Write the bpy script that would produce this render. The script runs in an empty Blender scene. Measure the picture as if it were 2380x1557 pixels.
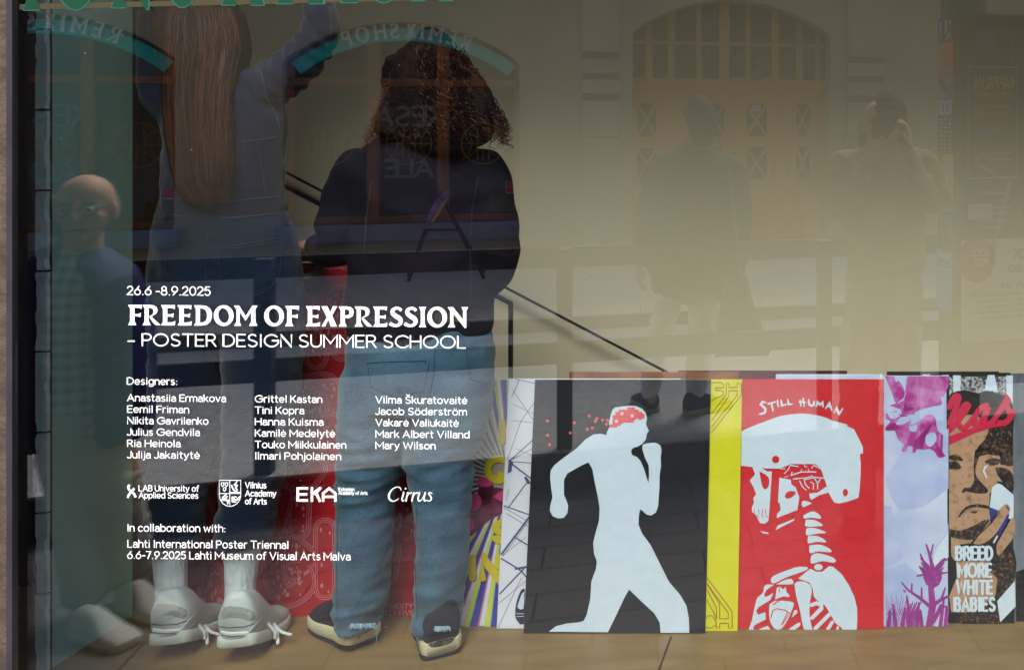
import bpy, bmesh, math, random
from mathutils import Vector, Matrix, noise
from mathutils.geometry import tessellate_polygon
from mathutils.bvhtree import BVHTree
random.seed(7)
SC = bpy.context.scene
COL = SC.collection
PI = math.pi
# ---------------------------------------------------------------- camera, world, sun, exposure
EYE = 1.57                       # lens above the street, metres
cam_data = bpy.data.cameras.new('camera')
cam = bpy.data.objects.new('camera', cam_data)
COL.objects.link(cam)
cam.location = (0, -2.0, EYE)
cam.rotation_euler = (math.radians(90), 0, 0)
cam_data.sensor_width = 36
FPX, CX, CY = 2240.0, 2060.0, 290.0      # focal length and principal point in 2380 px wide picture units
cam_data.lens = 36 * FPX / 2380
cam_data.shift_x = (1190 - CX) / 2380
cam_data.shift_y = -(778.5 - CY) / 2380
cam_data.clip_start = 0.02
cam_data.clip_end = 200
SC.camera = cam

SUN_EL, SUN_AZ = math.radians(50), math.radians(-8)
world = bpy.data.worlds.new('World')
SC.world = world
world.use_nodes = True
wn = world.node_tree
sky = wn.nodes.new('ShaderNodeTexSky')
sky.sky_type = 'NISHITA'
sky.sun_disc = False
sky.sun_elevation = SUN_EL
sky.sun_rotation = PI + SUN_AZ
sky.air_density = 1.0
sky.dust_density = 3.0
sky.ozone_density = 1.0
wn.links.new(sky.outputs['Color'], wn.nodes['Background'].inputs['Color'])
wn.nodes['Background'].inputs['Strength'].default_value = 0.15
sun_data = bpy.data.lights.new('sun', 'SUN')
sun_data.energy = 2.8
sun_data.angle = math.radians(30)
sun_data.color = (1.0, 0.985, 0.955)
sun = bpy.data.objects.new('sun', sun_data)
COL.objects.link(sun)
sd = Vector((math.sin(SUN_AZ) * math.cos(SUN_EL), math.cos(SUN_AZ) * math.cos(SUN_EL), -math.sin(SUN_EL)))
sun.rotation_euler = sd.to_track_quat('-Z', 'Y').to_euler()
sun.location = (0, -6, 9)
SC.view_settings.view_transform = 'Standard'
SC.view_settings.look = 'None'
SC.view_settings.gamma = 1
SC.view_settings.use_curve_mapping = False
SC.view_settings.exposure = 0.9
cy = SC.cycles
cy.max_bounces = 10
cy.diffuse_bounces = 4
cy.glossy_bounces = 3
cy.transparent_max_bounces = 12
cy.transmission_bounces = 3
cy.caustics_reflective = False
cy.caustics_refractive = False
cy.sample_clamp_indirect = 4
cy.use_denoising = True
# ---------------------------------------------------------------- coordinates
def V(px, py, d, e=0):            # a point seen through the glass, d metres from the lens plane
    return Vector(((px - CX) * d / FPX, d - 2 + e, EYE - (py - CY) * d / FPX))
def R(px, py, d, e=0):            # a point seen mirrored in the glass: it stands on the street side
    v = V(px, py, d, e)
    return Vector((v.x, -v.y, v.z))
TH = math.atan(FPX / (10200.0 - CX))       # the street runs at this angle to the shop front
CT, ST = math.cos(TH), math.sin(TH)
def S(u, n, z):                   # street frame: u along the street, n across it (away from the shop)
    return Vector((u * CT - n * ST, 2 - (u * ST + n * CT), z))
def su(px, n):
    t = (px - CX) / FPX
    return n * (ST + t * CT) / (CT - t * ST)
def sz(px, py, n):
    D = su(px, n) * ST + n * CT
    return EYE - (py - CY) * D / FPX
def suz(px, py, n): return (su(px, n), sz(px, py, n))
K = 2380 / 3560.0
def Zc(x0, y0, k):                # pixels of an enlarged crop -> picture units
    return lambda pts: [((x0 + x / k) * K, (y0 + y / k) * K) for x, y in pts]
# ---------------------------------------------------------------- materials
def lin(c):
    def f(v):
        v /= 255.0
        return v / 12.92 if v <= 0.04045 else ((v + 0.055) / 1.055) ** 2.4
    return (f(c[0]), f(c[1]), f(c[2]), 1)
MATS = {}
def mat(name, rgb, rough=0.8, rgb2=None, scale=8.0, stretch=(1, 1, 1), bump=0.0, bscale=None, spec=0.3, detail=4.0, lo=0.35, hi=0.65, sheen=0):
    """Plain surface: two tones of the material mixed by noise, with bump."""
    if name in MATS: return MATS[name]
    m = bpy.data.materials.new(name); m.use_nodes = True
    nt = m.node_tree; b = nt.nodes['Principled BSDF']
    b.inputs['Roughness'].default_value = rough
    b.inputs['Specular IOR Level'].default_value = spec
    if sheen:
        b.inputs['Sheen Weight'].default_value = sheen
    b.inputs['Base Color'].default_value = lin(rgb)
    tc = nt.nodes.new('ShaderNodeTexCoord'); mp = nt.nodes.new('ShaderNodeMapping')
    mp.inputs['Scale'].default_value = stretch
    nt.links.new(tc.outputs['Object'], mp.inputs['Vector'])
    if rgb2 is not None:
        nz = nt.nodes.new('ShaderNodeTexNoise'); nz.inputs['Scale'].default_value = scale; nz.inputs['Detail'].default_value = detail
        nt.links.new(mp.outputs['Vector'], nz.inputs['Vector'])
        cr = nt.nodes.new('ShaderNodeValToRGB')
        cr.color_ramp.elements[0].position = lo; cr.color_ramp.elements[0].color = lin(rgb)
        cr.color_ramp.elements[1].position = hi; cr.color_ramp.elements[1].color = lin(rgb2)
        nt.links.new(nz.outputs['Fac'], cr.inputs['Fac'])
        nt.links.new(cr.outputs['Color'], b.inputs['Base Color'])
    if bump:
        n2 = nt.nodes.new('ShaderNodeTexNoise'); n2.inputs['Scale'].default_value = bscale or scale * 4; n2.inputs['Detail'].default_value = 5
        nt.links.new(mp.outputs['Vector'], n2.inputs['Vector'])
        bp = nt.nodes.new('ShaderNodeBump'); bp.inputs['Strength'].default_value = bump; bp.inputs['Distance'].default_value = 0.01
        nt.links.new(n2.outputs['Fac'], bp.inputs['Height']); nt.links.new(bp.outputs['Normal'], b.inputs['Normal'])
    MATS[name] = m
    return m
def denim(name, c1, c2):
    """Cotton twill: fine diagonal weave plus larger worn patches."""
    if name in MATS: return MATS[name]
    m = mat(name, c1, 0.9, c2, 7.0, bump=0.0, spec=0.1, detail=9, lo=0.3, hi=0.72, sheen=0.15)
    nt = m.node_tree; b = nt.nodes['Principled BSDF']
    tc = nt.nodes.new('ShaderNodeTexCoord'); mp = nt.nodes.new('ShaderNodeMapping'); mp.inputs['Rotation'].default_value = (0, 0.7, 0)
    nt.links.new(tc.outputs['Object'], mp.inputs['Vector'])
    wv = nt.nodes.new('ShaderNodeTexNoise'); wv.inputs['Scale'].default_value = 260; wv.inputs['Detail'].default_value = 2
    nt.links.new(mp.outputs['Vector'], wv.inputs['Vector'])
    mx = nt.nodes.new('ShaderNodeMixRGB'); mx.blend_type = 'OVERLAY'; mx.inputs['Fac'].default_value = 0.55
    src = b.inputs['Base Color'].links[0].from_socket
    nt.links.new(src, mx.inputs['Color1']); nt.links.new(wv.outputs['Fac'], mx.inputs['Color2'])
    nt.links.new(mx.outputs['Color'], b.inputs['Base Color'])
    bp = nt.nodes.new('ShaderNodeBump'); bp.inputs['Strength'].default_value = 0.35; bp.inputs['Distance'].default_value = 0.003
    nt.links.new(wv.outputs['Fac'], bp.inputs['Height']); nt.links.new(bp.outputs['Normal'], b.inputs['Normal'])
    return m
def glow(name, rgb, s):
    m = bpy.data.materials.new(name); m.use_nodes = True
    b = m.node_tree.nodes['Principled BSDF']
    b.inputs['Emission Color'].default_value = lin(rgb); b.inputs['Emission Strength'].default_value = s
    return m
# ---------------------------------------------------------------- objects
WL = {}                           # where each object's origin is in the world
def tag(o, label=None, cat=None, group=None, kind=None):
    if label: o['label'] = label
    if cat: o['category'] = cat
    if group: o['group'] = group
    if kind: o['kind'] = kind
    return o
def empty(name, loc, label, cat, group=None):
    o = bpy.data.objects.new(name, None); COL.objects.link(o)
    o.location = loc; WL[o.name] = Vector(loc); o.empty_display_size = 0.2
    return tag(o, label, cat, group)
def link(name, me, m, parent=None, smooth=False, origin=None):
    ob = bpy.data.objects.new(name, me); COL.objects.link(ob)
    if origin is None:
        if parent is not None: org = WL[parent.name]
        else:
            n = len(me.vertices)
            xs = [v.co for v in me.vertices]
            lo = [min(c[i] for c in xs) for i in range(3)]; hi = [max(c[i] for c in xs) for i in range(3)]
            org = Vector(((lo[0] + hi[0]) / 2, (lo[1] + hi[1]) / 2, lo[2]))
    else: org = Vector(origin)
    me.transform(Matrix.Translation(-org))
    if parent is not None:
        ob.parent = parent; ob.location = org - WL[parent.name]
    else: ob.location = org
    WL[ob.name] = org
    for x in (m if isinstance(m, (list, tuple)) else [m]): me.materials.append(x)
    if smooth:
        for p in me.polygons: p.use_smooth = True
    return ob
def from_bm(name, bm, m, parent=None, smooth=False, origin=None):
    bmesh.ops.recalc_face_normals(bm, faces=bm.faces)
    me = bpy.data.meshes.new(name); bm.to_mesh(me); bm.free()
    return link(name, me, m, parent, smooth, origin)
def hexa(bm, P):                  # eight corners: bottom ring of four, top ring of four
    v = [bm.verts.new(p) for p in P]
    for f in ((0, 1, 2, 3), (4, 5, 6, 7), (0, 1, 5, 4), (1, 2, 6, 5), (2, 3, 7, 6), (3, 0, 4, 7)):
        bm.faces.new([v[i] for i in f])
def box(bm, a, b):
    hexa(bm, [(a[0], a[1], a[2]), (b[0], a[1], a[2]), (b[0], b[1], a[2]), (a[0], b[1], a[2]),
              (a[0], a[1], b[2]), (b[0], a[1], b[2]), (b[0], b[1], b[2]), (a[0], b[1], b[2])])
def sbox(bm, u0, u1, n0, n1, z0, z1):
    hexa(bm, [S(u0, n0, z0), S(u1, n0, z0), S(u1, n1, z0), S(u0, n1, z0), S(u0, n0, z1), S(u1, n0, z1), S(u1, n1, z1), S(u0, n1, z1)])
def bevel(bm, w=0.004, seg=2):
    bmesh.ops.bevel(bm, geom=list(bm.edges), offset=w, segments=seg, affect='EDGES', profile=0.5)
def catmull(pts, sub=4):
    if len(pts) < 3 or sub <= 1: return [list(p) for p in pts]
    out = []
    for i in range(len(pts) - 1):
        p0, p1, p2, p3 = pts[max(i - 1, 0)], pts[i], pts[i + 1], pts[min(i + 2, len(pts) - 1)]
        for k in range(sub):
            t = k / sub
            out.append([0.5 * (2 * b + (c - a) * t + (2 * a - 5 * b + 4 * c - d) * t * t + (3 * b - a - 3 * c + d) * t ** 3)
                        for a, b, c, d in zip(p0, p1, p2, p3)])
    out.append(list(pts[-1]))
    return out
def tube(bm, pts, seg=20, sub=4, ref=(0, 1, 0), cap=True, expo=1.0):
    """pts: (x, y, z, r_side, r_depth). Elliptic rings along a smooth path with domed ends."""
    q = catmull([list(p) if len(p) == 5 else [p[0], p[1], p[2], p[3], p[3]] for p in pts], sub)
    rings = []
    nq = len(q)
    ref = Vector(ref)
    def ring(c, T, a, b):
        s = T.cross(ref)
        if s.length < 1e-4: s = T.cross(Vector((1, 0, 0)))
        s.normalize(); d = s.cross(T).normalized()
        vs = []
        for k in range(seg):
            an = 2 * PI * k / seg
            ca, sa = math.cos(an), math.sin(an)
            if expo != 1.0:
                ca = math.copysign(abs(ca) ** expo, ca); sa = math.copysign(abs(sa) ** expo, sa)
            vs.append(bm.verts.new(c + s * (ca * a) + d * (sa * b)))
        return vs
    P = [Vector(x[:3]) for x in q]
    for i in range(nq):
        T = (P[min(i + 1, nq - 1)] - P[max(i - 1, 0)]).normalized()
        a, b = max(q[i][3], 1e-4), max(q[i][4], 1e-4)
        if i == 0 and cap:
            m = min(a, b) * 0.9
            for f, w in ((1.0, 0.2), (0.8, 0.6), (0.45, 0.89)):
                rings.append(ring(P[0] - T * m * f, T, a * w, b * w))
        rings.append(ring(P[i], T, a, b))
        if i == nq - 1 and cap:
            m = min(a, b) * 0.9
            for f, w in ((0.45, 0.89), (0.8, 0.6), (1.0, 0.2)):
                rings.append(ring(P[-1] + T * m * f, T, a * w, b * w))
    for r0, r1 in zip(rings, rings[1:]):
        for k in range(seg):
            bm.faces.new((r0[k], r0[(k + 1) % seg], r1[(k + 1) % seg], r1[k]))
    bm.faces.new(rings[0][::-1]); bm.faces.new(rings[-1])
def ball(bm, c, r, seg=18):
    c = Vector(c)
    M = Matrix.Translation(c) @ Matrix.Diagonal((r[0], r[1], r[2], 1))
    bmesh.ops.create_uvsphere(bm, u_segments=seg, v_segments=seg // 2 + 2, radius=1, matrix=M)
def ptube(mir, pts):              # picture-unit tube points (px, py, d, r px[, depth radius m]) -> metres
    out = []
    for p in pts:
        f = (R if mir else V)(p[0], p[1], p[2])
        r = p[3] * p[2] / FPX
        out.append((f.x, f.y, f.z, r, p[4] if len(p) > 4 else r))
    return out
def fuse(name, bm, m, parent=None, voxel=0.012, smooth=5, disp=None, origin=None):
    """Several overlapping closed tubes -> one continuous skin (voxel union, relaxed, then wrinkled)."""
    bmesh.ops.recalc_face_normals(bm, faces=bm.faces)
    me = bpy.data.meshes.new(name); bm.to_mesh(me); bm.free()
    t = bpy.data.objects.new('tmp', me); COL.objects.link(t)
    md = t.modifiers.new('r', 'REMESH'); md.mode = 'VOXEL'; md.voxel_size = voxel; md.use_smooth_shade = True
    if smooth:
        ms = t.modifiers.new('s', 'SMOOTH'); ms.factor = 0.5; ms.iterations = smooth
    dg = bpy.context.evaluated_depsgraph_get()
    me2 = bpy.data.meshes.new_from_object(t.evaluated_get(dg))
    bpy.data.objects.remove(t); bpy.data.meshes.remove(me)
    me2.name = name
    if disp:
        co = [(v.co.copy(), v.normal.copy()) for v in me2.vertices]
        for v, (c, n) in zip(me2.vertices, co):
            v.co = c + n * disp(c)
    return link(name, me2, m, parent, True, origin)
def crease(ax=(9, 9, 26), amp=0.006, seed=0.0, ridge=True):
    """Cloth folds: ridged noise, finer across the direction of pull."""
    def f(c):
        p = Vector((c.x * ax[0] + seed, c.y * ax[1] + seed * 1.7, c.z * ax[2] - seed))
        a = noise.noise(p)
        b = noise.noise(p * 2.3 + Vector((5, 1, 3)))
        w = noise.noise(Vector((c.x * 4 + seed, c.y * 4, c.z * 4 + 9)))
        if ridge: a = 0.5 - abs(a) * 2
        return amp * (a * (0.7 + 0.6 * w) + 0.4 * b)
    return f
# ---------------------------------------------------------------- flat shapes: outlines, ribbons, lettering
def arc(cx, cy, rx, ry, a0, a1, st=18):
    n = max(3, int(abs(a1 - a0) / st) + 1)
    return [(cx + rx * math.cos(math.radians(a0 + (a1 - a0) * i / n)), cy + ry * math.sin(math.radians(a0 + (a1 - a0) * i / n))) for i in range(n + 1)]
def fill(bm, outlines, f):
    """outlines: [outer, hole, hole ...] in 2-D, mapped to space by f(x, y)."""
    flat = [p for o in outlines for p in o]
    try: tris = tessellate_polygon([[Vector((p[0], p[1], 0)) for p in o] for o in outlines])
    except Exception: return
    vs = [bm.verts.new(f(p[0], p[1], 0)) for p in flat]
    for t in tris:
        try: bm.faces.new([vs[i] for i in t])
        except ValueError: pass
def ribbon(bm, pts, w, f, h=0.0003, rnd=True, closed=False):
    """A painted or cut line of width w (number or one per point) with a faint raised spine, so crossing lines never share a plane."""
    n = len(pts)
    ws = list(w) if isinstance(w, (list, tuple)) else [w] * n
    P = [Vector((p[0], p[1])) for p in pts]
    if closed: P.append(P[0].copy()); ws.append(ws[0]); n += 1
    row = []
    Ts = []
    for i in range(n):
        a, b = P[max(i - 1, 0)], P[min(i + 1, n - 1)]
        if closed and i in (0, n - 1): a, b = P[n - 2], P[1]
        T = (b - a)
        if T.length < 1e-9: T = Vector((1, 0))
        Ts.append(T.normalized())
    seq = []
    if rnd and not closed:
        for k, q in ((0.96, 0.28), (0.71, 0.71), (0.38, 0.92)): seq.append((P[0] - Ts[0] * ws[0] * 0.5 * k, Ts[0], ws[0] * q))
    for i in range(n):
        k = 1.0
        if 0 < i < n - 1:
            c = max(0.5, math.cos(0.5 * (P[i] - P[i - 1]).angle(P[i + 1] - P[i], 0))) if (P[i] - P[i - 1]).length > 1e-9 and (P[i + 1] - P[i]).length > 1e-9 else 1
            k = 1 / c
        seq.append((P[i], Ts[i], ws[i] * k))
    if rnd and not closed:
        for k, q in ((0.38, 0.92), (0.71, 0.71), (0.96, 0.28)): seq.append((P[-1] + Ts[-1] * ws[-1] * 0.5 * k, Ts[-1], ws[-1] * q))
    for c, T, ww in seq:
        N = Vector((-T.y, T.x)) * (ww / 2)
        row.append((bm.verts.new(f(c.x + N.x, c.y + N.y, 0)), bm.verts.new(f(c.x, c.y, h)), bm.verts.new(f(c.x - N.x, c.y - N.y, 0))))
    for r0, r1 in zip(row, row[1:]):
        bm.faces.new((r0[0], r0[1], r1[1], r1[0])); bm.faces.new((r0[1], r0[2], r1[2], r1[1]))
X = 0.72
def bowl(cx=.29): return arc(cx, X / 2, .29, X / 2, 0, 360)
GL = {
 'A': (.80, [[(0, 0), (.40, 1), (.80, 0)], [(.14, .33), (.66, .33)]]),
 'B': (.62, [[(.33, .53), (0, .53), (0, 1), (.33, 1)] + arc(.34, .765, .24, .235, 90, -90), [(0, .53), (0, 0), (.36, 0)] + arc(.36, .265, .26, .265, -90, 90)]),
 'C': (.84, [arc(.5, .5, .5, .5, 42, 318)]),
 'D': (.76, [[(.28, 0), (0, 0), (0, 1), (.28, 1)] + arc(.28, .5, .48, .5, 90, -90)]),
 'E': (.56, [[(.56, 1), (0, 1), (0, 0), (.56, 0)], [(0, .52), (.5, .52)]]),
 'F': (.54, [[(.54, 1), (0, 1), (0, 0)], [(0, .5), (.48, .5)]]),
 'G': (.95, [arc(.5, .5, .5, .5, 42, 360) + [(.55, .5)]]),
 'H': (.72, [[(0, 0), (0, 1)], [(.72, 0), (.72, 1)], [(0, .52), (.72, .52)]]),
 'I': (.0, [[(0, 0), (0, 1)]]),
 'J': (.42, [[(.42, 1), (.42, .26)] + arc(.18, .24, .24, .24, 0, -150)]),
 'K': (.64, [[(0, 0), (0, 1)], [(.60, 1), (.02, .42)], [(.2, .6), (.64, 0)]]),
 'L': (.52, [[(0, 1), (0, 0), (.52, 0)]]),
 'M': (.92, [[(0, 0), (0, 1), (.46, .3), (.92, 1), (.92, 0)]]),
 'N': (.74, [[(0, 0), (0, 1), (.74, 0), (.74, 1)]]),
 'O': (1.0, [arc(.5, .5, .5, .5, 90, 450)]),
 'P': (.60, [[(0, 0), (0, 1), (.33, 1)] + arc(.33, .73, .27, .27, 90, -90) + [(0, .46)]]),
 'Q': (1.0, [arc(.5, .5, .5, .5, 90, 450), [(.6, .25), (.95, -.05)]]),
 'R': (.64, [[(0, 0), (0, 1), (.33, 1)] + arc(.33, .74, .26, .26, 90, -90) + [(0, .48)], [(.33, .48), (.64, 0)]]),
 'S': (.64, [arc(.32, .75, .27, .25, 35, 180) + [(.12, .58), (.5, .42)] + arc(.32, .25, .30, .25, 20, -150)]),
 'T': (.70, [[(0, 1), (.70, 1)], [(.35, 1), (.35, 0)]]),
 'U': (.70, [[(0, 1), (0, .35)] + arc(.35, .35, .35, .35, 180, 360) + [(.70, 1)]]),
 'V': (.76, [[(0, 1), (.38, 0), (.76, 1)]]),
 'W': (1.12, [[(0, 1), (.28, 0), (.56, .9), (.84, 0), (1.12, 1)]]),
 'X': (.70, [[(0, 1), (.70, 0)], [(.70, 1), (0, 0)]]),
 'Y': (.70, [[(0, 1), (.35, .48), (.70, 1)], [(.35, .48), (.35, 0)]]),
 'Z': (.64, [[(0, 1), (.64, 1), (0, 0), (.64, 0)]]),
 'a': (.50, [arc(.25, X - .22, .23, .22, 150, 0) + [(.50, 0)], [(.5, .41), (.27, .41)] + arc(.22, .205, .22, .205, 90, 270) + [(.32, .01), (.5, .14)]]),
 'b': (.58, [[(0, 1.04), (0, 0)], bowl()]),
 'c': (.52, [arc(.29, X / 2, .29, X / 2, 45, 315)]),
 'd': (.58, [[(.58, 1.04), (.58, 0)], bowl()]),
 'e': (.58, [[(.02, X / 2), (.58, X / 2)] + arc(.29, X / 2, .29, X / 2, 0, 318)]),
 'f': (.36, [[(.38, 1.03)] + arc(.28, .86, .15, .17, 95, 180) + [(.13, 0)], [(0, X - .03), (.34, X - .03)]]),
 'g': (.58, [bowl(), [(.58, X), (.58, -.06)] + arc(.30, -.06, .28, .22, 0, -150)]),
 'h': (.52, [[(0, 1.04), (0, 0)], arc(.26, X - .26, .26, .26, 180, 0) + [(.52, 0)]]),
 'i': (.0, [[(0, X), (0, 0)], [(0, .97), (0, .975)]]),
 'j': (.10, [[(.10, X), (.10, -.1)] + arc(-.04, -.1, .14, .16, 0, -100), [(.10, .97), (.10, .975)]]),
 'k': (.50, [[(0, 1.04), (0, 0)], [(.46, X), (.02, .28)], [(.17, .43), (.50, 0)]]),
 'l': (.0, [[(0, 1.04), (0, 0)]]),
 'm': (.88, [[(0, X), (0, 0)], arc(.22, X - .24, .22, .24, 180, 0) + [(.44, 0)], arc(.66, X - .24, .22, .24, 180, 0) + [(.88, 0)]]),
 'n': (.52, [[(0, X), (0, 0)], arc(.26, X - .26, .26, .26, 180, 0) + [(.52, 0)]]),
 'o': (.60, [arc(.30, X / 2, .30, X / 2, 90, 450)]),
 'p': (.58, [[(0, X), (0, -.28)], bowl()]),
 'q': (.58, [[(.58, X), (.58, -.28)], bowl()]),
 'r': (.32, [[(0, X), (0, 0)], arc(.28, X - .28, .28, .28, 180, 80)]),
 's': (.44, [arc(.22, X - .18, .18, .18, 35, 180) + [(.1, .42), (.34, .31)] + arc(.22, .18, .21, .18, 20, -150)]),
 't': (.34, [[(.13, .98), (.13, .18)] + arc(.28, .18, .15, .18, 180, 280), [(0, X - .03), (.33, X - .03)]]),
 'u': (.52, [[(0, X), (0, .26)] + arc(.26, .26, .26, .26, 180, 360), [(.52, X), (.52, 0)]]),
 'v': (.54, [[(0, X), (.27, 0), (.54, X)]]),
 'w': (.82, [[(0, X), (.205, 0), (.41, X - .06), (.615, 0), (.82, X)]]),
 'x': (.50, [[(0, X), (.5, 0)], [(.5, X), (0, 0)]]),
 'y': (.54, [[(0, X), (.27, 0)], [(.54, X), (.2, -.18), (.05, -.27)]]),
 'z': (.46, [[(0, X), (.46, X), (0, 0), (.46, 0)]]),
 '0': (.62, [arc(.31, .5, .31, .5, 90, 450)]), '1': (.24, [[(0, .8), (.24, 1), (.24, 0)]]),
 '2': (.56, [arc(.28, .72, .27, .28, 165, -25) + [(0, 0), (.56, 0)]]),
 '3': (.54, [arc(.26, .74, .24, .26, 150, -80), arc(.26, .25, .28, .25, 85, -150)]),
 '5': (.56, [[(.5, 1), (.1, 1), (.04, .55)] + arc(.27, .32, .28, .32, 125, -150)]),
 '6': (.60, [[(.46, 1), (.06, .48)] + [], arc(.30, .32, .30, .32, 90, 450)]),
 '7': (.54, [[(0, 1), (.54, 1), (.18, 0)]]), '8': (.58, [arc(.29, .76, .23, .24, 90, 450), arc(.29, .26, .29, .26, 90, 450)]),
 '9': (.60, [arc(.30, .68, .30, .32, 90, 450), [(.54, .52), (.14, 0)]]), '4': (.6, [[(.44, 0), (.44, 1), (0, .28), (.6, .28)]]),
 '.': (.0, [[(0, .02), (0, .025)]]), ':': (.0, [[(0, .02), (0, .025)], [(0, .52), (0, .525)]]), '-': (.34, [[(0, .40), (.34, .40)]]),
 '!': (0, [[(0, 1), (0, .3)], [(0, .02), (0, .025)]]), ',': (.06, [[(.06, .04), (0, -.12)]]), '/': (.4, [[(0, -.1), (.4, 1.05)]]),
}
def acc(ch, base, extra): GL[ch] = (GL[base][0], GL[base][1] + extra)
acc('Š', 'S', [[(.14, 1.30), (.32, 1.14), (.50, 1.30)]])
acc('ė', 'e', [[(.29, .95), (.29, .955)]])
acc('ö', 'o', [[(.18, .95), (.18, .955)], [(.42, .95), (.42, .955)]])
acc('Ä', 'A', [[(.25, 1.2), (.25, 1.205)], [(.55, 1.2), (.55, 1.205)]])
acc('ä', 'a', [[(.14, .95), (.14, .955)], [(.38, .95), (.38, .955)]])
def setline(s, sp=.2, word=.34):
    """Strokes of a line of lettering, cap height 1, and its length."""
    x, out = 0.0, []
    for ch in s:
        if ch == ' ': x += word; continue
        w, st = GL[ch]
        pad = .06 if w < .05 else 0
        x += pad
        out += [[(px + x, py) for px, py in q] for q in st]
        x += w + sp + pad
    return out, x - sp
def letter(bm, s, x0, y0, width, cap, wt, f, sp=.2, up=-1, word=.34, slope=0.0, h=.0003):
    """Draw a line of lettering from (x0, y0), fitted to a width; up=-1 when y grows downwards."""
    st, L = setline(s, sp, word)
    kx = width / L if width else cap
    for q in st:
        ribbon(bm, [(x0 + px * kx, y0 + up * py * cap + slope * px * kx) for px, py in q], wt, f, h)
# bold flared capitals, 280 units high
BIG = {
 'F': (195, [[(0, 280), (195, 280), (188, 222), (150, 238), (90, 240), (90, 155), (140, 152), (178, 168), (172, 108), (140, 120), (90, 125), (90, 60), (115, 0), (0, 0), (28, 55), (30, 225)]]),
 'E': (200, [[(0, 280), (195, 280), (190, 222), (150, 240), (88, 240), (88, 155), (140, 152), (178, 168), (170, 108), (140, 120), (88, 125), (88, 40), (150, 42), (200, 60), (192, 0), (0, 0), (28, 45), (28, 228)]]),
 'R': (248, [[(0, 280), (100, 281), (150, 275), (190, 255), (208, 222), (205, 185), (185, 155), (150, 135), (124, 124), (150, 95), (190, 55), (250, 2), (215, 0), (180, 5), (150, 30), (110, 85), (95, 112), (100, 128), (140, 148), (150, 172), (152, 200), (140, 228), (115, 240), (85, 238), (85, 60), (115, 0), (0, 0), (28, 50), (30, 228)]]),
 'D': (250, [[(0, 280), (100, 280), (170, 272), (225, 235), (250, 180), (250, 110), (225, 50), (175, 12), (100, 0), (0, 0), (28, 45), (28, 228)], [(85, 238), (130, 235), (165, 210), (182, 160), (180, 100), (160, 60), (120, 42), (85, 45)]]),
 'O': (276, [arc(138, 140, 138, 145, 0, 345, 15), [(138 + 74 * math.cos(math.radians(a)) + 10 * math.sin(math.radians(a)) * -1, 140 + 103 * math.sin(math.radians(a))) for a in range(0, 360, 15)]]),
 'M': (325, [[(0, 280), (70, 280), (163, 135), (255, 280), (325, 280), (295, 225), (298, 60), (325, 0), (208, 0), (238, 55), (238, 190), (160, 70), (78, 195), (78, 60), (100, 0), (0, 0), (35, 55), (35, 225)]]),
 'P': (205, [[(0, 280), (110, 280), (165, 272), (200, 245), (210, 200), (198, 150), (165, 125), (120, 116), (86, 122), (86, 60), (115, 0), (0, 0), (28, 50), (28, 228)], [(85, 238), (120, 238), (145, 222), (152, 195), (145, 168), (120, 156), (85, 160)]]),
 'X': (220, [[(0, 280), (82, 280), (122, 195), (160, 280), (220, 280), (148, 152), (215, 0), (128, 0), (98, 95), (52, 0), (0, 0), (76, 125)]]),
 'I': (100, [[(0, 280), (100, 280), (78, 225), (78, 55), (100, 0), (0, 0), (25, 55), (25, 225)]]),
 'N': (280, [[(0, 280), (75, 280), (213, 105), (213, 230), (190, 280), (285, 280), (258, 230), (258, -8), (235, -8), (80, 190), (80, 60), (105, 0), (0, 0), (35, 55), (35, 225)]]),
 'H': (290, [[(0, 280), (100, 280), (78, 225), (78, 165), (212, 165), (212, 225), (190, 280), (290, 280), (265, 225), (265, 55), (290, 0), (190, 0), (212, 55), (212, 125), (78, 125), (78, 55), (100, 0), (0, 0), (25, 55), (25, 225)]]),
 'A': (270, [[(100, 285), (165, 285), (248, 45), (275, 0), (165, 0), (190, 40), (176, 85), (92, 85), (78, 40), (100, 0), (-5, 0), (25, 45)], [(104, 122), (164, 122), (134, 215)]]),
}
SLINE = [(166, 226), (125, 258), (78, 255), (44, 225), (48, 185), (92, 148), (140, 118), (158, 78), (138, 36), (92, 18), (40, 28), (6, 52)]
SWID = [44, 38, 42, 52, 58, 64, 64, 56, 46, 38, 44, 52]
def big(bm, ch, x, y, kx, ky, f):
    """One flared capital with its foot at (x, y); y grows downwards."""
    if ch == 'S':
        q = catmull([(a, b, w) for (a, b), w in zip(SLINE, SWID)], 3)
        ribbon(bm, [(x + a * kx, y - b * ky) for a, b, w in q], [w * ky for a, b, w in q], f, .0002, False)
        return
    fill(bm, [[(x + a * kx, y - b * ky) for a, b in o] for o in BIG[ch][1]], f)
# ================================================================ MATERIALS
M_asph = mat('asphalt', (168, 166, 162), 0.9, (188, 186, 181), 30, bump=0.5, bscale=160)
M_flag = mat('pavement_slabs', (196, 190, 178), 0.9, (206, 199, 185), 3, bump=0.3, bscale=120)
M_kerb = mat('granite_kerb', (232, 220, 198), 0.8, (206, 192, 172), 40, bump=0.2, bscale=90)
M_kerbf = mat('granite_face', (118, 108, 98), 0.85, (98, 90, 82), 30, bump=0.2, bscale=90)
M_stucco = mat('stucco', (196, 174, 136), 0.95, (176, 156, 120), 1.6, bump=0.15, bscale=60)
M_stucco2 = mat('stucco_plinth', (188, 168, 130), 0.95, (176, 156, 120), 2.5, bump=0.15, bscale=60)
M_groove = mat('stucco_groove', (120, 108, 82), 0.95, (108, 98, 76), 6)
M_oak = mat('golden_oak', (216, 150, 44), 0.55, (192, 128, 34), 3, stretch=(6, 6, 0.6), bump=0.05)
M_brownwood = mat('brown_frame_wood', (170, 100, 40), 0.6, (140, 80, 32), 4, stretch=(6, 6, 0.6))
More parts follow.
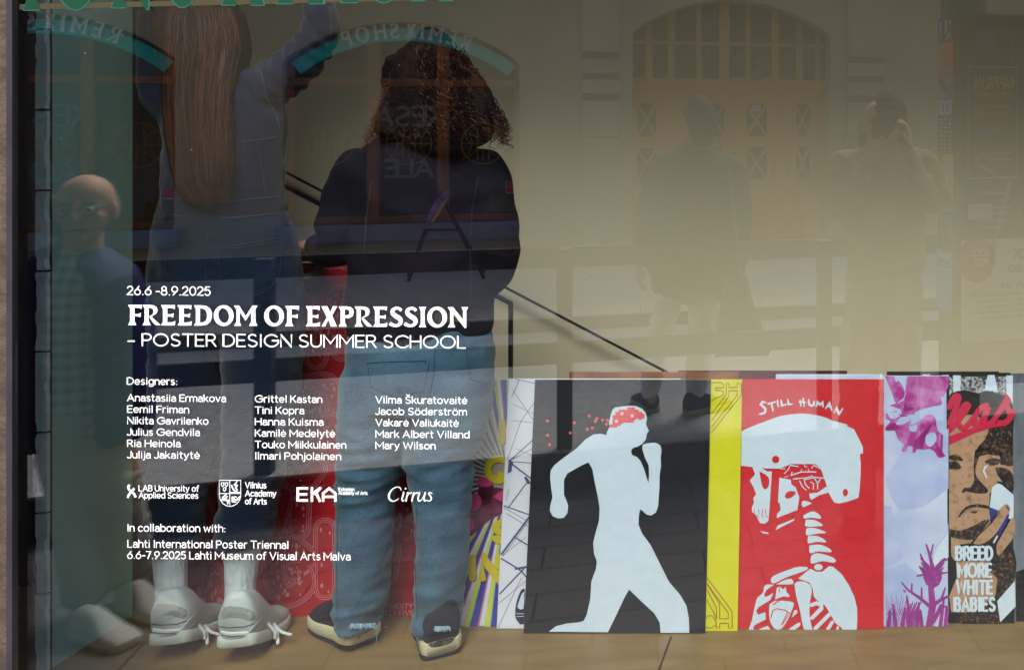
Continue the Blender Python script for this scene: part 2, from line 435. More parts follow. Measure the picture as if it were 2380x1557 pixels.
M_darkglass = mat('dark_shop_glass', (26, 30, 28), 0.15, (34, 38, 34), 1.5, spec=0.5)
M_green = mat('green_film', (16, 204, 178), 0.6, (14, 190, 166), 3)
M_white = mat('white_film', (250, 250, 250), 0.6)
M_gold = mat('gold_line', (150, 112, 38), 0.5)
M_steel = mat('rail_paint', (56, 52, 44), 0.6, (50, 46, 40), 12, spec=0.4)
M_black = mat('black_paint', (18, 18, 20), 0.5)
M_floor = mat('window_floor', (144, 117, 73), 0.5, (112, 88, 52), 4, stretch=(1, 5, 1), bump=0.12, bscale=60, lo=.25, hi=.8, detail=9, spec=0.4)
M_panel = mat('partition_paint', (150, 190, 178), 0.75, (140, 180, 170), 3, bump=0.08, bscale=40)
M_chip = mat('peeling_paint', (206, 222, 222), 0.8, (176, 192, 190), 14, bump=0.4, bscale=50, lo=0.3, hi=0.7)
M_mortar = mat('dark_joint', (46, 38, 32), 0.95, (70, 56, 44), 20)
M_wall = mat('cream_wall', (222, 206, 172), 0.9, (216, 199, 164), 1.2, bump=0.03)
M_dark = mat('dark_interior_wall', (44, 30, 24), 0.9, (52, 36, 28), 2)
M_doorwood = mat('dark_stained_wood', (128, 84, 48), 0.6, (104, 66, 38), 3, stretch=(8, 8, .5))
M_ceil = mat('ceiling_white', (196, 190, 178), 0.9)
M_jamb = mat('jamb_stone', (94, 82, 74), 0.9, (70, 60, 54), 18, bump=0.4, bscale=70)
M_frame = mat('frame_metal', (62, 58, 66), 0.4, (52, 48, 58), 10, spec=0.5)
M_vinyl = mat('white_vinyl', (248, 250, 250), 0.6)

def brick_mat():
    m = bpy.data.materials.new('brick_paving'); m.use_nodes = True
    nt = m.node_tree; b = nt.nodes['Principled BSDF']; b.inputs['Roughness'].default_value = 0.85
    tc = nt.nodes.new('ShaderNodeTexCoord'); mp = nt.nodes.new('ShaderNodeMapping')
    mp.inputs['Rotation'].default_value = (0, 0, TH + math.radians(0))
    bt = nt.nodes.new('ShaderNodeTexBrick')
    bt.inputs['Scale'].default_value = 1.0; bt.inputs['Brick Width'].default_value = 0.42; bt.inputs['Row Height'].default_value = 0.21
    bt.inputs['Mortar Size'].default_value = 0.006; bt.inputs['Mortar Smooth'].default_value = 0.3
    bt.inputs['Color1'].default_value = lin((94, 88, 86)); bt.inputs['Color2'].default_value = lin((80, 75, 74)); bt.inputs['Mortar'].default_value = lin((36, 33, 32))
    nz = nt.nodes.new('ShaderNodeTexNoise'); nz.inputs['Scale'].default_value = 40
    mx = nt.nodes.new('ShaderNodeMixRGB'); mx.blend_type = 'OVERLAY'; mx.inputs['Fac'].default_value = 0.35
    nt.links.new(tc.outputs['Object'], mp.inputs['Vector']); nt.links.new(mp.outputs['Vector'], bt.inputs['Vector']); nt.links.new(mp.outputs['Vector'], nz.inputs['Vector'])
    nt.links.new(bt.outputs['Color'], mx.inputs['Color1']); nt.links.new(nz.outputs['Fac'], mx.inputs['Color2']); nt.links.new(mx.outputs['Color'], b.inputs['Base Color'])
    bp = nt.nodes.new('ShaderNodeBump'); bp.inputs['Strength'].default_value = 0.4; bp.inputs['Distance'].default_value = 0.01; bp.invert = True
    nt.links.new(bt.outputs['Fac'], bp.inputs['Height']); nt.links.new(bp.outputs['Normal'], b.inputs['Normal'])
    return m
M_brick = brick_mat()

def glass_mat():
    m = bpy.data.materials.new('window_glass'); m.use_nodes = True
    nt = m.node_tree; nt.nodes.remove(nt.nodes['Principled BSDF'])
    out = nt.nodes['Material Output']
    tr = nt.nodes.new('ShaderNodeBsdfTransparent'); tr.inputs['Color'].default_value = (0.92, 0.955, 0.96, 1)
    gl = nt.nodes.new('ShaderNodeBsdfGlossy'); gl.inputs['Roughness'].default_value = 0.0; gl.inputs['Color'].default_value = (1, 1, 1, 1)
    lw = nt.nodes.new('ShaderNodeLayerWeight'); lw.inputs['Blend'].default_value = 0.5
    pw = nt.nodes.new('ShaderNodeMath'); pw.operation = 'POWER'; pw.inputs[1].default_value = 5
    ml = nt.nodes.new('ShaderNodeMath'); ml.operation = 'MULTIPLY_ADD'; ml.inputs[1].default_value = 0.9; ml.inputs[2].default_value = GLASS_F
    mx = nt.nodes.new('ShaderNodeMixShader')
    nt.links.new(lw.outputs['Facing'], pw.inputs[0]); nt.links.new(pw.outputs[0], ml.inputs[0]); nt.links.new(ml.outputs[0], mx.inputs['Fac'])
    nt.links.new(tr.outputs[0], mx.inputs[1]); nt.links.new(gl.outputs[0], mx.inputs[2]); nt.links.new(mx.outputs[0], out.inputs['Surface'])
    return m
GLASS_F = 0.108

# ================================================================ GROUND
def sheet(name, pts, z, m):
    bm = bmesh.new(); bm.faces.new([bm.verts.new((p[0], p[1], z)) for p in pts])
    return tag(from_bm(name, bm, m, origin=(0, 0, z)), kind='structure')
ZL = -0.19                        # lower pavement in front of the shop
N_STEP, N_KERB, N_WALL = 4.86, 7.72, 10.80
sheet('ground', [(-60, -60), (60, -60), (60, 60), (-60, 60)], ZL - 0.03, M_asph)
a, b = S(-16, N_STEP, 0), S(14, N_STEP, 0)
sheet('pavement', [(a.x, 0.0), (b.x, 0.0), (b.x, b.y), (a.x, a.y)], ZL, M_brick)
bm = bmesh.new(); sbox(bm, -16, 14, N_STEP, N_KERB + .02, ZL - 0.02, 0.0)
tag(from_bm('road', bm, M_asph), kind='structure')
bm = bmesh.new(); sbox(bm, -16, 14, N_STEP - 0.012, N_STEP, ZL, -0.01)
tag(from_bm('step_wall', bm, mat('step_concrete', (58, 54, 52), 0.9, (46, 43, 42), 10, bump=.3), origin=None), 'dark concrete step face at the edge of the brick pavement', 'step')
bm = bmesh.new()
for i in range(32):
    r = random.Random(i)
    sbox(bm, -16 + i * .95, -16 + i * .95 + .942, N_KERB, N_KERB + .40, -.03, .108 + r.uniform(-.003, .003))
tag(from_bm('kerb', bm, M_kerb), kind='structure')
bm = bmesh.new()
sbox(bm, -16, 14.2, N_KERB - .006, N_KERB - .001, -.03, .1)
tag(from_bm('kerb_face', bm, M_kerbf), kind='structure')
bm = bmesh.new(); sbox(bm, -16, 14, N_KERB + .402, N_WALL + .6, -.1, .105)
tag(from_bm('far_pavement', bm, M_flag), kind='structure')

# ================================================================ BUILDING ACROSS THE STREET
B = empty('stucco_building', S(0, N_WALL, .1), 'beige stucco street building with arched shop windows and golden oak doors', 'building')
def archpts(u0, u1, z0, zs, zp, n=22):
    """Closed outline of a segmental-arched opening."""
    uc, w, hgt = (u0 + u1) / 2, (u1 - u0) / 2, zp - zs
    rr = (w * w + hgt * hgt) / (2 * hgt); zc = zp - rr
    a0 = math.degrees(math.asin(min(1, w / rr)))
    top = [(uc + rr * math.sin(math.radians(t)), zc + rr * math.cos(math.radians(t))) for t in [a0 - 2 * a0 * i / n for i in range(n + 1)]]
    return [(u0, z0), (u1, z0)] + top[:], (uc, zc, rr, a0)
# openings from the picture
nW = N_WALL
r1u0, r1u1 = su(655, nW), su(1206, nW)
r1 = (r1u0, r1u1, sz(930, 520, nW), sz(1206, 148, nW), sz(935, 52, nW))
wR = r1u1 - r1u0
r2u1 = su(404, nW)
r2 = (r2u1 - wR, r2u1, r1[2], r1[3], r1[4])
d1 = (su(1470, nW), su(1930, nW), 0.108, sz(1470, 72, nW), sz(1700, 1, nW))
op1, A1 = archpts(*r1); op2, A2 = archpts(*r2); opd, AD = archpts(*d1)
bm = bmesh.new()
outer = [(-16, .1), (d1[0], .1)] + [opd[i] for i in range(len(opd) - 1, 1, -1)] [0:] 
# the doorway reaches the ground, so it is cut into the outline itself
doorway = [opd[-1]] + [opd[i] for i in range(len(opd) - 2, 1, -1)]
outline = [(-16, .1), (d1[0], .1)] + doorway + [(d1[1], .1), (14, .1), (14, 6.4), (-16, 6.4)]
fill(bm, [outline, op1, op2], lambda u, z, e: S(u, nW, z))
for op in (op1, op2, opd):
    for i in range(len(op)):
        p, q = op[i], op[(i + 1) % len(op)]
        if op is opd and i == 0: continue
        bm.faces.new([bm.verts.new(S(p[0], nW, p[1])), bm.verts.new(S(q[0], nW, q[1])), bm.verts.new(S(q[0], nW + .32, q[1])), bm.verts.new(S(p[0], nW + .32, p[1]))])
bm2 = bm
for w0, w1 in ((-16, r2[0] - .3),): pass
hexa(bm, [S(-16, nW + .33, .1), S(14, nW + .33, .1), S(14, nW + 4, .1), S(-16, nW + 4, .1), S(-16, nW + .33, 6.4), S(14, nW + .33, 6.4), S(14, nW + 4, 6.4), S(-16, nW + 4, 6.4)])
from_bm('wall', bm, M_stucco, B)
bm = bmesh.new()
zpl = sz(1300, 431, nW)
def span(u0, u1, n0, n1, z0, z1): sbox(bm, u0, u1, n0, n1, z0, z1)
pil = [(su(1350, nW), su(1440, nW)), (su(1968, nW), su(2055, nW))]
for u0, u1 in ((-16, r2[0]), (r2[1], r1[0]), (r1[1], pil[0][0] - .02), (pil[1][1] + .02, 14)):
    span(u0 + .003, u1 - .003, nW - .03, nW - .002, .1, zpl)
for r in (r1, r2): span(r[0], r[1], nW - .028, nW - .002, .1, r[2] - .02)
from_bm('plinth', bm, M_stucco2, B)
for r in (r1, r2):
    bm = bmesh.new(); span(r[0] - .05, r[1] + .05, nW - .10, nW + .3, r[2] - .17, r[2]); bevel(bm, .008)
    from_bm('sill', bm, mat('sill_stone', (150, 148, 156), .7, (138, 136, 146), 6), B)
for u0, u1 in pil:
    bm = bmesh.new()
    n0 = nW - .07
    cut = [(-60, 121), (137, 171), (186, 219), (235, 320)]
    for i, (ya, yb) in enumerate(cut):
        z1, z0 = sz(1395, ya, n0), sz(1395, yb, n0)
        b2 = bmesh.new(); hexa(b2, [S(a_, c_, e_) for e_ in (z0, z1 if i else 6.2) for a_, c_ in ((u0, n0), (u1, n0), (u1, nW - .002), (u0, nW - .002))]); bevel(b2, .015, 3)
        me_ = bpy.data.meshes.new('t'); b2.to_mesh(me_); b2.free(); bm.from_mesh(me_); bpy.data.meshes.remove(me_)
    z0 = sz(1395, 330, n0)
    span(u0 - .04, u1 + .04, nW - .11, nW - .003, z0 - .03, z0 + .03)
    span(u0 + .03, u1 - .03, nW - .06, nW - .004, zpl, z0 - .03)
    span(u0 - .05, u1 + .05, nW - .10, nW - .004, .1, zpl)
    P = from_bm('pilaster', bm, M_stucco, B)
    bm = bmesh.new()
    zt = z0 - .03
    span(u0 + .012, u1 - .012, nW - .045, nW - .005, sz(1395, 235, n0), sz(1395, 121, n0))
    from_bm('groove', bm, M_groove, P)
# arched shop windows
def arcband(bm, A, r0, r1_, f, a_=1.0, n=30):
    uc, zc, rr, a0 = A
    rows = []
    for i in range(n + 1):
        t = math.radians(-a0 * a_ + 2 * a0 * a_ * i / n)
        rows.append([bm.verts.new(f(uc + (rr - q) * math.sin(t), zc + (rr - q) * math.cos(t))) for q in (r0, r1_)])
    for p, q in zip(rows, rows[1:]): bm.faces.new((p[0], p[1], q[1], q[0]))
for r, A, which in ((r1, A1, 1), (r2, A2, 2)):
    op, _ = archpts(*r)
    nG = nW + .16
    bm = bmesh.new(); fill(bm, [op], lambda u, z, e: S(u, nG, z))
    Wn = from_bm('shop_window', bm, M_darkglass, B)
    bm = bmesh.new()
    du = r[1] - r[0]
    us = [r[0] + du * f for f in (.356, .655)] if which == 1 else [r[0] + du * f for f in (.356, .655)]
    zh = sz(930, 192, nG)
    for u in us: span(u - .055, u + .055, nG - .06, nG - .004, r[2] + .06, r[4] - .12)
    span(r[0], r[1], nG - .05, nG - .003, zh - .035, zh + .035)
    span(r[0], r[1], nG - .07, nG - .002, r[2], r[2] + .07)
    for u in (r[0] + .03, r[1] - .03): span(u - .03, u + .03, nG - .05, nG - .003, r[2] + .07, r[3] - .02)
    from_bm('frame', bm, M_brownwood, Wn)
    bm = bmesh.new(); arcband(bm, A, 0.0, .05, lambda u, z: S(u, nG - .02, z))
    from_bm('arch_trim', bm, mat('arch_trim', (92, 80, 60), .8), Wn)
    bm = bmesh.new(); arcband(bm, A, .05, .185, lambda u, z: S(u, nG - .0685, z), .985)
    from_bm('arch_band', bm, M_green, Wn)
    # REMIX SHOP follows the band; read from the street it runs towards -u
    bm = bmesh.new()
    uc, zc, rr, a0 = A
    word, gap = 'REMIX SHOP', 26
    tot = sum((BIG.get(c, (166,))[0] if c != 'S' else 166) + 60 if c != ' ' else 60 for c in word)
    kk = 1.22 / tot
    x = -1.22 / 2
    rb = rr - .158
    for c in word:
        if c == ' ': x += 60 * kk; continue
        wd = 166 if c == 'S' else BIG[c][0]
        ang = (x + wd * kk / 2) / rb
        def f(px, py, e, ang=ang):          # glyph box centred at 0, y up
            q = Vector((px, py)); ca, sa = math.cos(ang), math.sin(ang)
            t, h_ = px, py
            uu = (rb + h_) * sa + t * ca; zz = (rb + h_) * ca - t * sa
            return S(uc - uu, nG - .0745 - e, zc + zz)
        big(bm, c, -wd * kk / 2, 0, kk, -kk * 1.25, f)
        x += (wd + 60) * kk
    from_bm('lettering', bm, M_white, Wn)
    # golden round emblems, and the sale lettering in the middle light
    for cu in (r[0] + du * .17, r[0] + du * .505, r[0] + du * .83):
        bm = bmesh.new()
        cz = sz(930, 335, nG)
        f = lambda x_, y_, e, cu=cu, cz=cz: S(cu + x_, nG - .006 - e, cz + y_)
        ribbon(bm, arc(0, 0, .215, .215, 0, 345, 12), .013, f, .001, closed=True)
        for sx in (-1, 1):
            ribbon(bm, [(sx * .055, -.17), (sx * .055, .17)], .012, f)
            ribbon(bm, arc(sx * .30, 0, .19, .19, 180 - 62 if sx > 0 else -62, 180 + 62 if sx > 0 else 62, 12), .010, f)
            ribbon(bm, [(sx * .055, .06), (sx * .15, .15)], .010, f); ribbon(bm, [(sx * .055, -.06), (sx * .15, -.15)], .010, f)
        ribbon(bm, [(-.055, 0), (.055, 0)], .012, f); ribbon(bm, [(0, -.17), (0, .0)], .010, f)
        ribbon(bm, [(-.2, .0), (-.07, .0)], .010, f); ribbon(bm, [(.07, .0), (.2, .0)], .010, f)
        from_bm('emblem', bm, M_gold, Wn)
    for wd, ya, cap, width in (('KESÄ', 292, .19, .62), ('ALE', 411, .17, .44)):
        bm = bmesh.new(); cu, z0 = r[0] + du * .505, sz(930, ya, nG)
        letter(bm, wd, -width / 2, 0, width, cap, .035, lambda x_, y_, e, cu=cu, z0=z0: S(cu - x_, nG - .010 - e, z0 + y_), up=1)
        from_bm('lettering', bm, mat('sale_grey', (112, 124, 120), .6), Wn)
    bm = bmesh.new()
    for cu, zz, w_, h_ in ((.93, 455, .17, .13),): hexa(bm, [S(r[0] + du * cu + a_, nG - c_, sz(930, zz, nG) + e_) for e_ in (0, h_) for a_, c_ in ((0, .008), (w_, .008), (w_, .004), (0, .004))])
    from_bm('notice', bm, mat('notice_white', (170, 184, 190), .7), Wn)
    bm = bmesh.new(); hexa(bm, [S(r[1] - .14 + a_, nG - c_, sz(930, 450, nG) + e_) for e_ in (0, .11) for a_, c_ in ((0, .056), (.13, .056), (.13, .052), (0, .052))])
    from_bm('notice', bm, mat('notice_red', (190, 30, 44), .7), Wn)
    bm = bmesh.new(); hexa(bm, [S(r[0] + du * .86 + a_, nG - c_, r[2] + .09 + e_) for e_ in (0, .17) for a_, c_ in ((0, .03), (.28, .03), (.28, .004), (0, .004))])
    from_bm('display_box', bm, mat('display_olive', (92, 82, 30), .7), Wn)
# oak double doors under a fanlight
nD = nW + .26
bm = bmesh.new(); fill(bm, [opd], lambda u, z, e: S(u, nD + .03, z))
D = from_bm('oak_door', bm, M_darkglass, B)
def du_(px): return su(px, nD)
def dz_(py, px=1700): return sz(px, py, nD)
bm = bmesh.new()
span(d1[0], d1[1], nD - .10, nD + .02, dz_(212), dz_(190)); span(d1[0], d1[1], nD - .13, nD + .02, dz_(194), dz_(186))
fan = [(1508, 14), (1560, 14), (1624, 10), (1682, 22), (1738, 10), (1800, 14), (1858, 14), (1900, 12)]
for px, w_ in fan:
    uu = du_(px); hw = w_ * .0026
    zt = A_top = min(d1[4] - .02, AD[1] + math.sqrt(max(.01, AD[2] ** 2 - (uu - AD[0]) ** 2)) - .01)
    span(uu - hw, uu + hw, nD - .03, nD + .025, dz_(188), zt)
span(d1[0], d1[1], nD - .025, nD + .02, dz_(107), dz_(100))
from_bm('fanlight_frame', bm, M_oak, D)
cols = [(1480, 1525), (1640, 1683), (1734, 1782), (1849, 1882)]
rows_ = [(242, 318), (343, 419)]
leaves = [(1470, 1600), (1600, 1705), (1705, 1812), (1812, 1931)]
for (a_, b_), (l0, l1) in zip(cols, leaves):
    bm = bmesh.new()
    ua, ub, ul, ur = du_(a_), du_(b_), du_(l0), du_(l1)
    zt, zb = dz_(212), .11
    ul += .004; ur -= .004
    span(ul, ua, nD - .04, nD + .02, zb, zt); span(ub, ur, nD - .04, nD + .02, zb, zt)
    ys = [212, 242, 318, 343, 419]
    span(ua, ub, nD - .04, nD + .02, dz_(242), zt); span(ua, ub, nD - .04, nD + .02, dz_(343), dz_(318)); span(ua, ub, nD - .04, nD + .02, zb, dz_(419))
    span(ua + .01, ub - .01, nD - .055, nD - .041, dz_(515), dz_(443))
    span(ua + .04, ub - .04, nD - .068, nD - .056, dz_(506), dz_(452))
    leaf = from_bm('door_leaf', bm, M_oak, D)
    bm = bmesh.new()
    for y0, y1 in rows_:
        f = lambda x_, y_, e: S(x_, nD + .022 - e, y_)
        z0, z1 = dz_(y1), dz_(y0)
        ribbon(bm, [(ua, z0), (ub, z1)], .03, f, .004); ribbon(bm, [(ua, z1), (ub, z0)], .03, f, .005)
    from_bm('crossed_bars', bm, M_oak, leaf)
bm = bmesh.new(); uu, zz = du_(1757), dz_(258)
span(uu - .055, uu + .055, nD + .004, nD + .012, zz - .01, zz + .07)
from_bm('notice', bm, mat('notice_pale_blue', (150, 190, 205), .6), D)
for px in (1720, 1793):
    bm = bmesh.new(); uu = du_(px); span(uu - .1, uu + .1, nD + .0285, nD + .0295, dz_(190), dz_(179)); from_bm('notice', bm, mat('notice_grey', (150, 152, 148), .6), D)
for s_ in (-1, 1):
    bm = bmesh.new(); tube(bm, [tuple(S(du_(1705) + s_ * .06, nD - .09, z)) + (.012, .012) for z in (.95, 1.05, 1.2)], 10, 3); from_bm('door_handle', bm, mat('brass', (140, 104, 40), .4), D)

# ================================================================ STREET FURNITURE
nR = 4.92
u_a, u_b = su(1310, nR), su(1915, nR)
pitch = u_b - u_a
RL = empty('railing', S(u_a, nR, 0), 'grey painted two board railing on square posts along the pavement edge', 'railing')
ztop = EYE - 263 * (5.1) / FPX
zmid = EYE - 468 * 5.1 / FPX
for nm, z1, hgt in (('top_rail', ztop, .10), ('middle_rail', zmid, .105)):
    bm = bmesh.new(); sbox(bm, su(238, nR), u_b + 3 * pitch, nR + .036, nR + .06, z1 - hgt, z1); bevel(bm, .003)
    from_bm(nm, bm, M_steel, RL)
for k in range(-1, 4):
    bm = bmesh.new(); uu = u_a + k * pitch; sbox(bm, uu - .035, uu + .035, nR - .035, nR + .035, 0.0, ztop - .004); bevel(bm, .003)
    from_bm('post', bm, M_steel, RL)

# poster pillar
PC = empty('poster_pillar', R(2220, 1000, 4.9), 'dark rectangular street pillar plastered with concert posters', 'poster pillar')
PA = math.radians(18)
p0 = Vector((0.35, 4.9 - 2))
fdir = Vector((math.cos(PA), math.sin(PA))); sdir = Vector((-math.sin(PA), math.cos(PA)))
def PP(a_, b_, z, e=0): # a along the front, b along the side, in the mirrored picture; stands at -y
    q = p0 + fdir * a_ + sdir * b_
    return Vector((q.x, -q.y, z))
ZT = EYE + 258 * 4.9 / FPX
bm = bmesh.new(); hexa(bm, [PP(a_, b_, z) for z in (.22, ZT) for a_, b_ in ((0, 0), (.95, 0), (.95, .24), (0, .24))]); bevel(bm, .012, 2)
from_bm('body', bm, mat('pillar_paint', (78, 74, 62), .7, (66, 63, 54), 5), PC)
for a_ in (.02, .8):
    bm = bmesh.new(); hexa(bm, [PP(a_ + x_, .03 + y_, z) for z in (0, .225) for x_, y_ in ((0, 0), (.13, 0), (.13, .18), (0, .18))]); from_bm('foot', bm, mat('pillar_foot', (170, 172, 164), .8, (150, 152, 146), 9), PC)
bm = bmesh.new()
for a0_, a1_, z0, z1 in ((-.004, .03, .24, ZT + .004), (.92, .954, .24, ZT + .004), (.03, .92, ZT - .03, ZT + .004)):
    hexa(bm, [PP(x_, y_, z) for z in (z0, z1) for x_, y_ in ((a0_, -.012), (a1_, -.012), (a1_, .0), (a0_, .0))])
from_bm('frame', bm, mat('pillar_frame', (104, 100, 88), .5), PC)
# bills pasted on the front (a = 0 .. .95) and on the side
def pz(py, px=2220, D=4.9): return EYE - (py - CY) * D / FPX
def pa(px):                       # picture column -> distance along the front
    t = (px - CX) / FPX           # (p0 + f a): X = t D
    return (t * (p0.y + 2) - p0.x) / (fdir.x - t * fdir.y)
def bill(side, a0_, a1_, z0, z1, m, arts, label=None, lift=.003):
    bm = bmesh.new()
    F_ = (lambda x_, z_, e: PP(x_, -lift - e, z_)) if side == 'front' else (lambda x_, z_, e: PP(-lift - e, x_, z_))
    vs = [bm.verts.new(F_(x_, z_, e)) for e in (0, .0015) for x_, z_ in ((a0_, z0), (a1_, z0), (a1_, z1), (a0_, z1))]
    for fc in ((0, 1, 2, 3), (4, 5, 6, 7), (0, 1, 5, 4), (1, 2, 6, 5), (2, 3, 7, 6), (3, 0, 4, 7)): bm.faces.new([vs[i] for i in fc])
    o = from_bm('bill', bm, m, PC)
    W_, H_ = a1_ - a0_, z1 - z0
    for nm, mm, fn in arts:
        bm = bmesh.new()
        fn(bm, lambda x_, y_, e: F_(a0_ + x_ * W_, z0 + y_ * H_, .0025 + e))
        from_bm(nm, bm, mm, o)
    if label: o['label'] = label
    return o
mY = mat('bill_yellow', (240, 206, 20), .7); mBr = mat('bill_brown', (78, 50, 28), .7, (92, 58, 30), 4); mGy = mat('bill_grey', (206, 210, 208), .7)
mOr = mat('bill_orange', (244, 110, 30), .7, (244, 160, 120), 9); mTl = mat('bill_teal', (60, 140, 120), .7); mWh = mat('bill_white', (240, 242, 240), .8, (228, 230, 226), 5)
mRd = mat('bill_red', (150, 56, 40), .7); mDk = mat('bill_black', (44, 42, 38), .7, (54, 51, 46), 8); mBl = mat('bill_sky_blue', (140, 214, 255), .7, (130, 206, 250), 6); mPu = mat('bill_violet', (130, 100, 140), .7); mNv = mat('bill_navy', (90, 92, 150), .7)
def rl(lines):                    # lettering on the front, read from the street: runs towards -a
    def fn(bm, f):
        for s_, x0, y0, w_, c_, wt in lines:
            letter(bm, s_, 0, 0, w_, c_, wt, lambda x_, y_, e, x0=x0, y0=y0: f(x0 - x_, y0 + y_, e), up=1, h=.0005)
    return fn
def rects(L):
    def fn(bm, f):
        for x0, y0, x1, y1 in L: fill(bm, [[(x0, y0), (x1, y0), (x1, y1), (x0, y1)]], f)
    return fn
fa = [pa(x) for x in (2248, 2364)]
bill('front', pa(2246), pa(2360), pz(152), pz(48), mDk, [
    ('printed_edge', mRd, rects([(.0, 0, .07, 1), (.9, 0, .98, .8)])),
    ('printed_globe', mat('bill_grey2', (112, 116, 112), .7), lambda bm, f: [fill(bm, [arc(.42, .55, .22, .3, 0, 350)], f), ribbon(bm, arc(.42, .35, .22, .2, 200, 340), .02, lambda x_, y_, e: f(x_, y_, .001 + e)), ribbon(bm, [(.7, .05), (.78, .35), (.84, .1)], .03, f)])])
bill('front', fa[0], fa[1], pz(418), pz(152), mBr, [
    ('lettering', mY, rl([('RÄP PALVA', .93, .80, .80, .10, .022)])),
    ('small_print', mat('bill_olive', (190, 178, 30), .7), rl([('RAMPELA NAUHASTE', .90, .73, .74, .035, .012), ('LAUANTAI', .90, .17, .78, .03, .012), ('AUKEA PAIVALLA', .86, .22, .60, .022, .010)])),
    ('small_print', mat('bill_rust', (220, 120, 40), .7), rl([('LA HAARA MARTAMOJA', .90, .62, .78, .034, .012), ('SA LAVAN VIA MIDIA', .84, .56, .70, .034, .012)])),
    ('printed_block', mNv, rects([(.16, .40, .30, .48), (.34, .40, .46, .49), (.5, .41, .66, .48), (.7, .40, .84, .48)])),
    ('border', mGy, lambda bm, f: ribbon(bm, [(0.01, 0.01), (.99, .01), (.99, .99), (.01, .99)], .012, f, closed=True)), 
    ('printed_flare', mOr, lambda bm, f: ribbon(bm, [(.2, .13), (.5, .06), (.56, .02)], [.01, .03, .01], f))], lift=.006)
bill('front', pa(2240), pa(2366), pz(640), pz(424), mDk, [
    ('small_print', mGy, rl([('HAADELLA JUUTAA', .80, .86, .5, .03, .008), ('MAISTAJANA PAIKALLA', .86, .70, .7, .024, .008), ('KAUPUNKI VALOT', .80, .64, .55, .024, .008), ('MUSIIKKI YHTEISO', .78, .56, .5, .022, .007), ('PAIKALLA ILTA', .74, .49, .42, .022, .007)])),
    ('printed_beam', mat('bill_pale', (150, 152, 160), .7), lambda bm, f: [ribbon(bm, [(.84, .98), (.66, .55), (.44, .2)], [.10, .07, .03], f), ribbon(bm, [(.25, .06), (.3, .16), (.5, .17)], .02, f), ribbon(bm, [(.5, .17), (.6, .3)], .02, f)]),
    ('printed_torch', mat('bill_copper', (180, 110, 70), .7), lambda bm, f: ribbon(bm, [(.44, .32), (.52, .26), (.60, .36)], [.02, .05, .02], f))], lift=.004)
bill('front', pa(2250), pa(2306), pz(512), pz(476), mGy, [], lift=.008)
bill('front', pa(2226), pa(2420), pz(800), pz(560), mWh, [
    ('printed_spot', mat('bill_brick', (176, 74, 52), .7), lambda bm, f: fill(bm, [arc(.22, .80, .22, .22, 0, 350)], f)),
    ('lettering', mat('bill_print', (110, 106, 98), .7), rl([('RUCK', .97, .80, .30, .09, .02), ('TO TURKU', .97, .67, .36, .06, .014), ('FINN', .9, .52, .2, .04, .01), ('LIVE', .62, .52, .12, .04, .01)] + [('AVAJAISET ILTA KLUBI ' + w, .95, .44 - .055 * i, .8 - .1 * (i % 3), .02, .005) for i, w in enumerate(('TORI', 'SALI', 'LAVA', 'PUISTO', 'TALO'))])),
    ('lettering', mWh, lambda bm, f: rl([('ROCK', .36, .84, .20, .06, .014), ('FEST', .35, .75, .17, .06, .014)])(bm, lambda x_, y_, e: f(x_, y_, e + .001)))], lift=.005)
# side face: squeezed coloured bills, lettered when seen square on
def sb(y0, y1): return (sz_side(y1), sz_side(y0))
def sz_side(py): return EYE - (py - CY) * 5.0 / FPX
def side(y0, y1, m, arts, lift=.003): return bill('side', .012, .232, sz_side(y1), sz_side(y0), m, arts, lift=lift)
side(40, 98, mat('bill_slate', (86, 84, 78), .7), [('printed_shapes', mWh, lambda bm, f: [ribbon(bm, [(.8, .2), (.8, .75)], [.06, .16], f), ribbon(bm, [(.45, .45), (.45, .85)], .18, f), fill(bm, [arc(.18, .75, .08, .1, 0, 330)], f), ribbon(bm, [(.15, .1), (.25, .35), (.4, .12)], .08, f)])])
side(98, 170, mOr, [('printed_shapes', mTl, lambda bm, f: [ribbon(bm, [(.3, .15), (.3, .6), (.6, .5), (.6, .2), (.3, .12)], .10, f), ribbon(bm, [(.3, .35), (.6, .35)], .07, f)])])
side(174, 230, mat('bill_photo', (170, 184, 190), .7, (96, 84, 60), 7), [('printed_figure', mat('bill_umber', (92, 66, 34), .7), lambda bm, f: [ribbon(bm, [(.9, .9), (.6, .5), (.3, .2)], [.2, .3, .1], f)])])
side(230, 272, mat('bill_dirt', (92, 82, 62), .7), [('lettering', mWh, rl([('HOOT', .96, .15, .9, .75, .10)])), ('printed_spot', mat('bill_red2', (200, 66, 58), .7), lambda bm, f: fill(bm, [arc(.92, .6, .07, .3, 0, 330)], f))])
side(272, 356, mat('bill_olive2', (84, 76, 56), .7), [('printed_rows', mGy, rects([(.06 + .3 * j + .04 * ((i * 7 + j) % 3), .9 - .115 * i, .06 + .3 * j + .22, .96 - .115 * i) for i in range(8) for j in range(3) if (i * 3 + j) % 4])), ('printed_rows', mat('bill_ochre', (196, 156, 70), .7), rects([(.06 + .3 * j, .9 - .115 * i, .06 + .3 * j + .24, .95 - .115 * i) for i in range(8) for j in range(3) if (i * 3 + j) % 4 == 0] + [(.05, .0, .95, .06)]))])
side(358, 452, mat('bill_gold', (244, 200, 50), .7, (244, 226, 160), 9), [('printed_shapes', mPu, lambda bm, f: ribbon(bm, [(.85, .9), (.7, .5), (.9, .1)], [.2, .3, .2], f)), ('printed_shapes', mWh, lambda bm, f: [ribbon(bm, [(.3, .85), (.45, .6), (.25, .5), (.4, .25)], .10, lambda x_, y_, e: f(x_, y_, .001 + e))])])
side(452, 492, mat('bill_tatter', (230, 232, 224), .9, (150, 146, 126), 14), [])
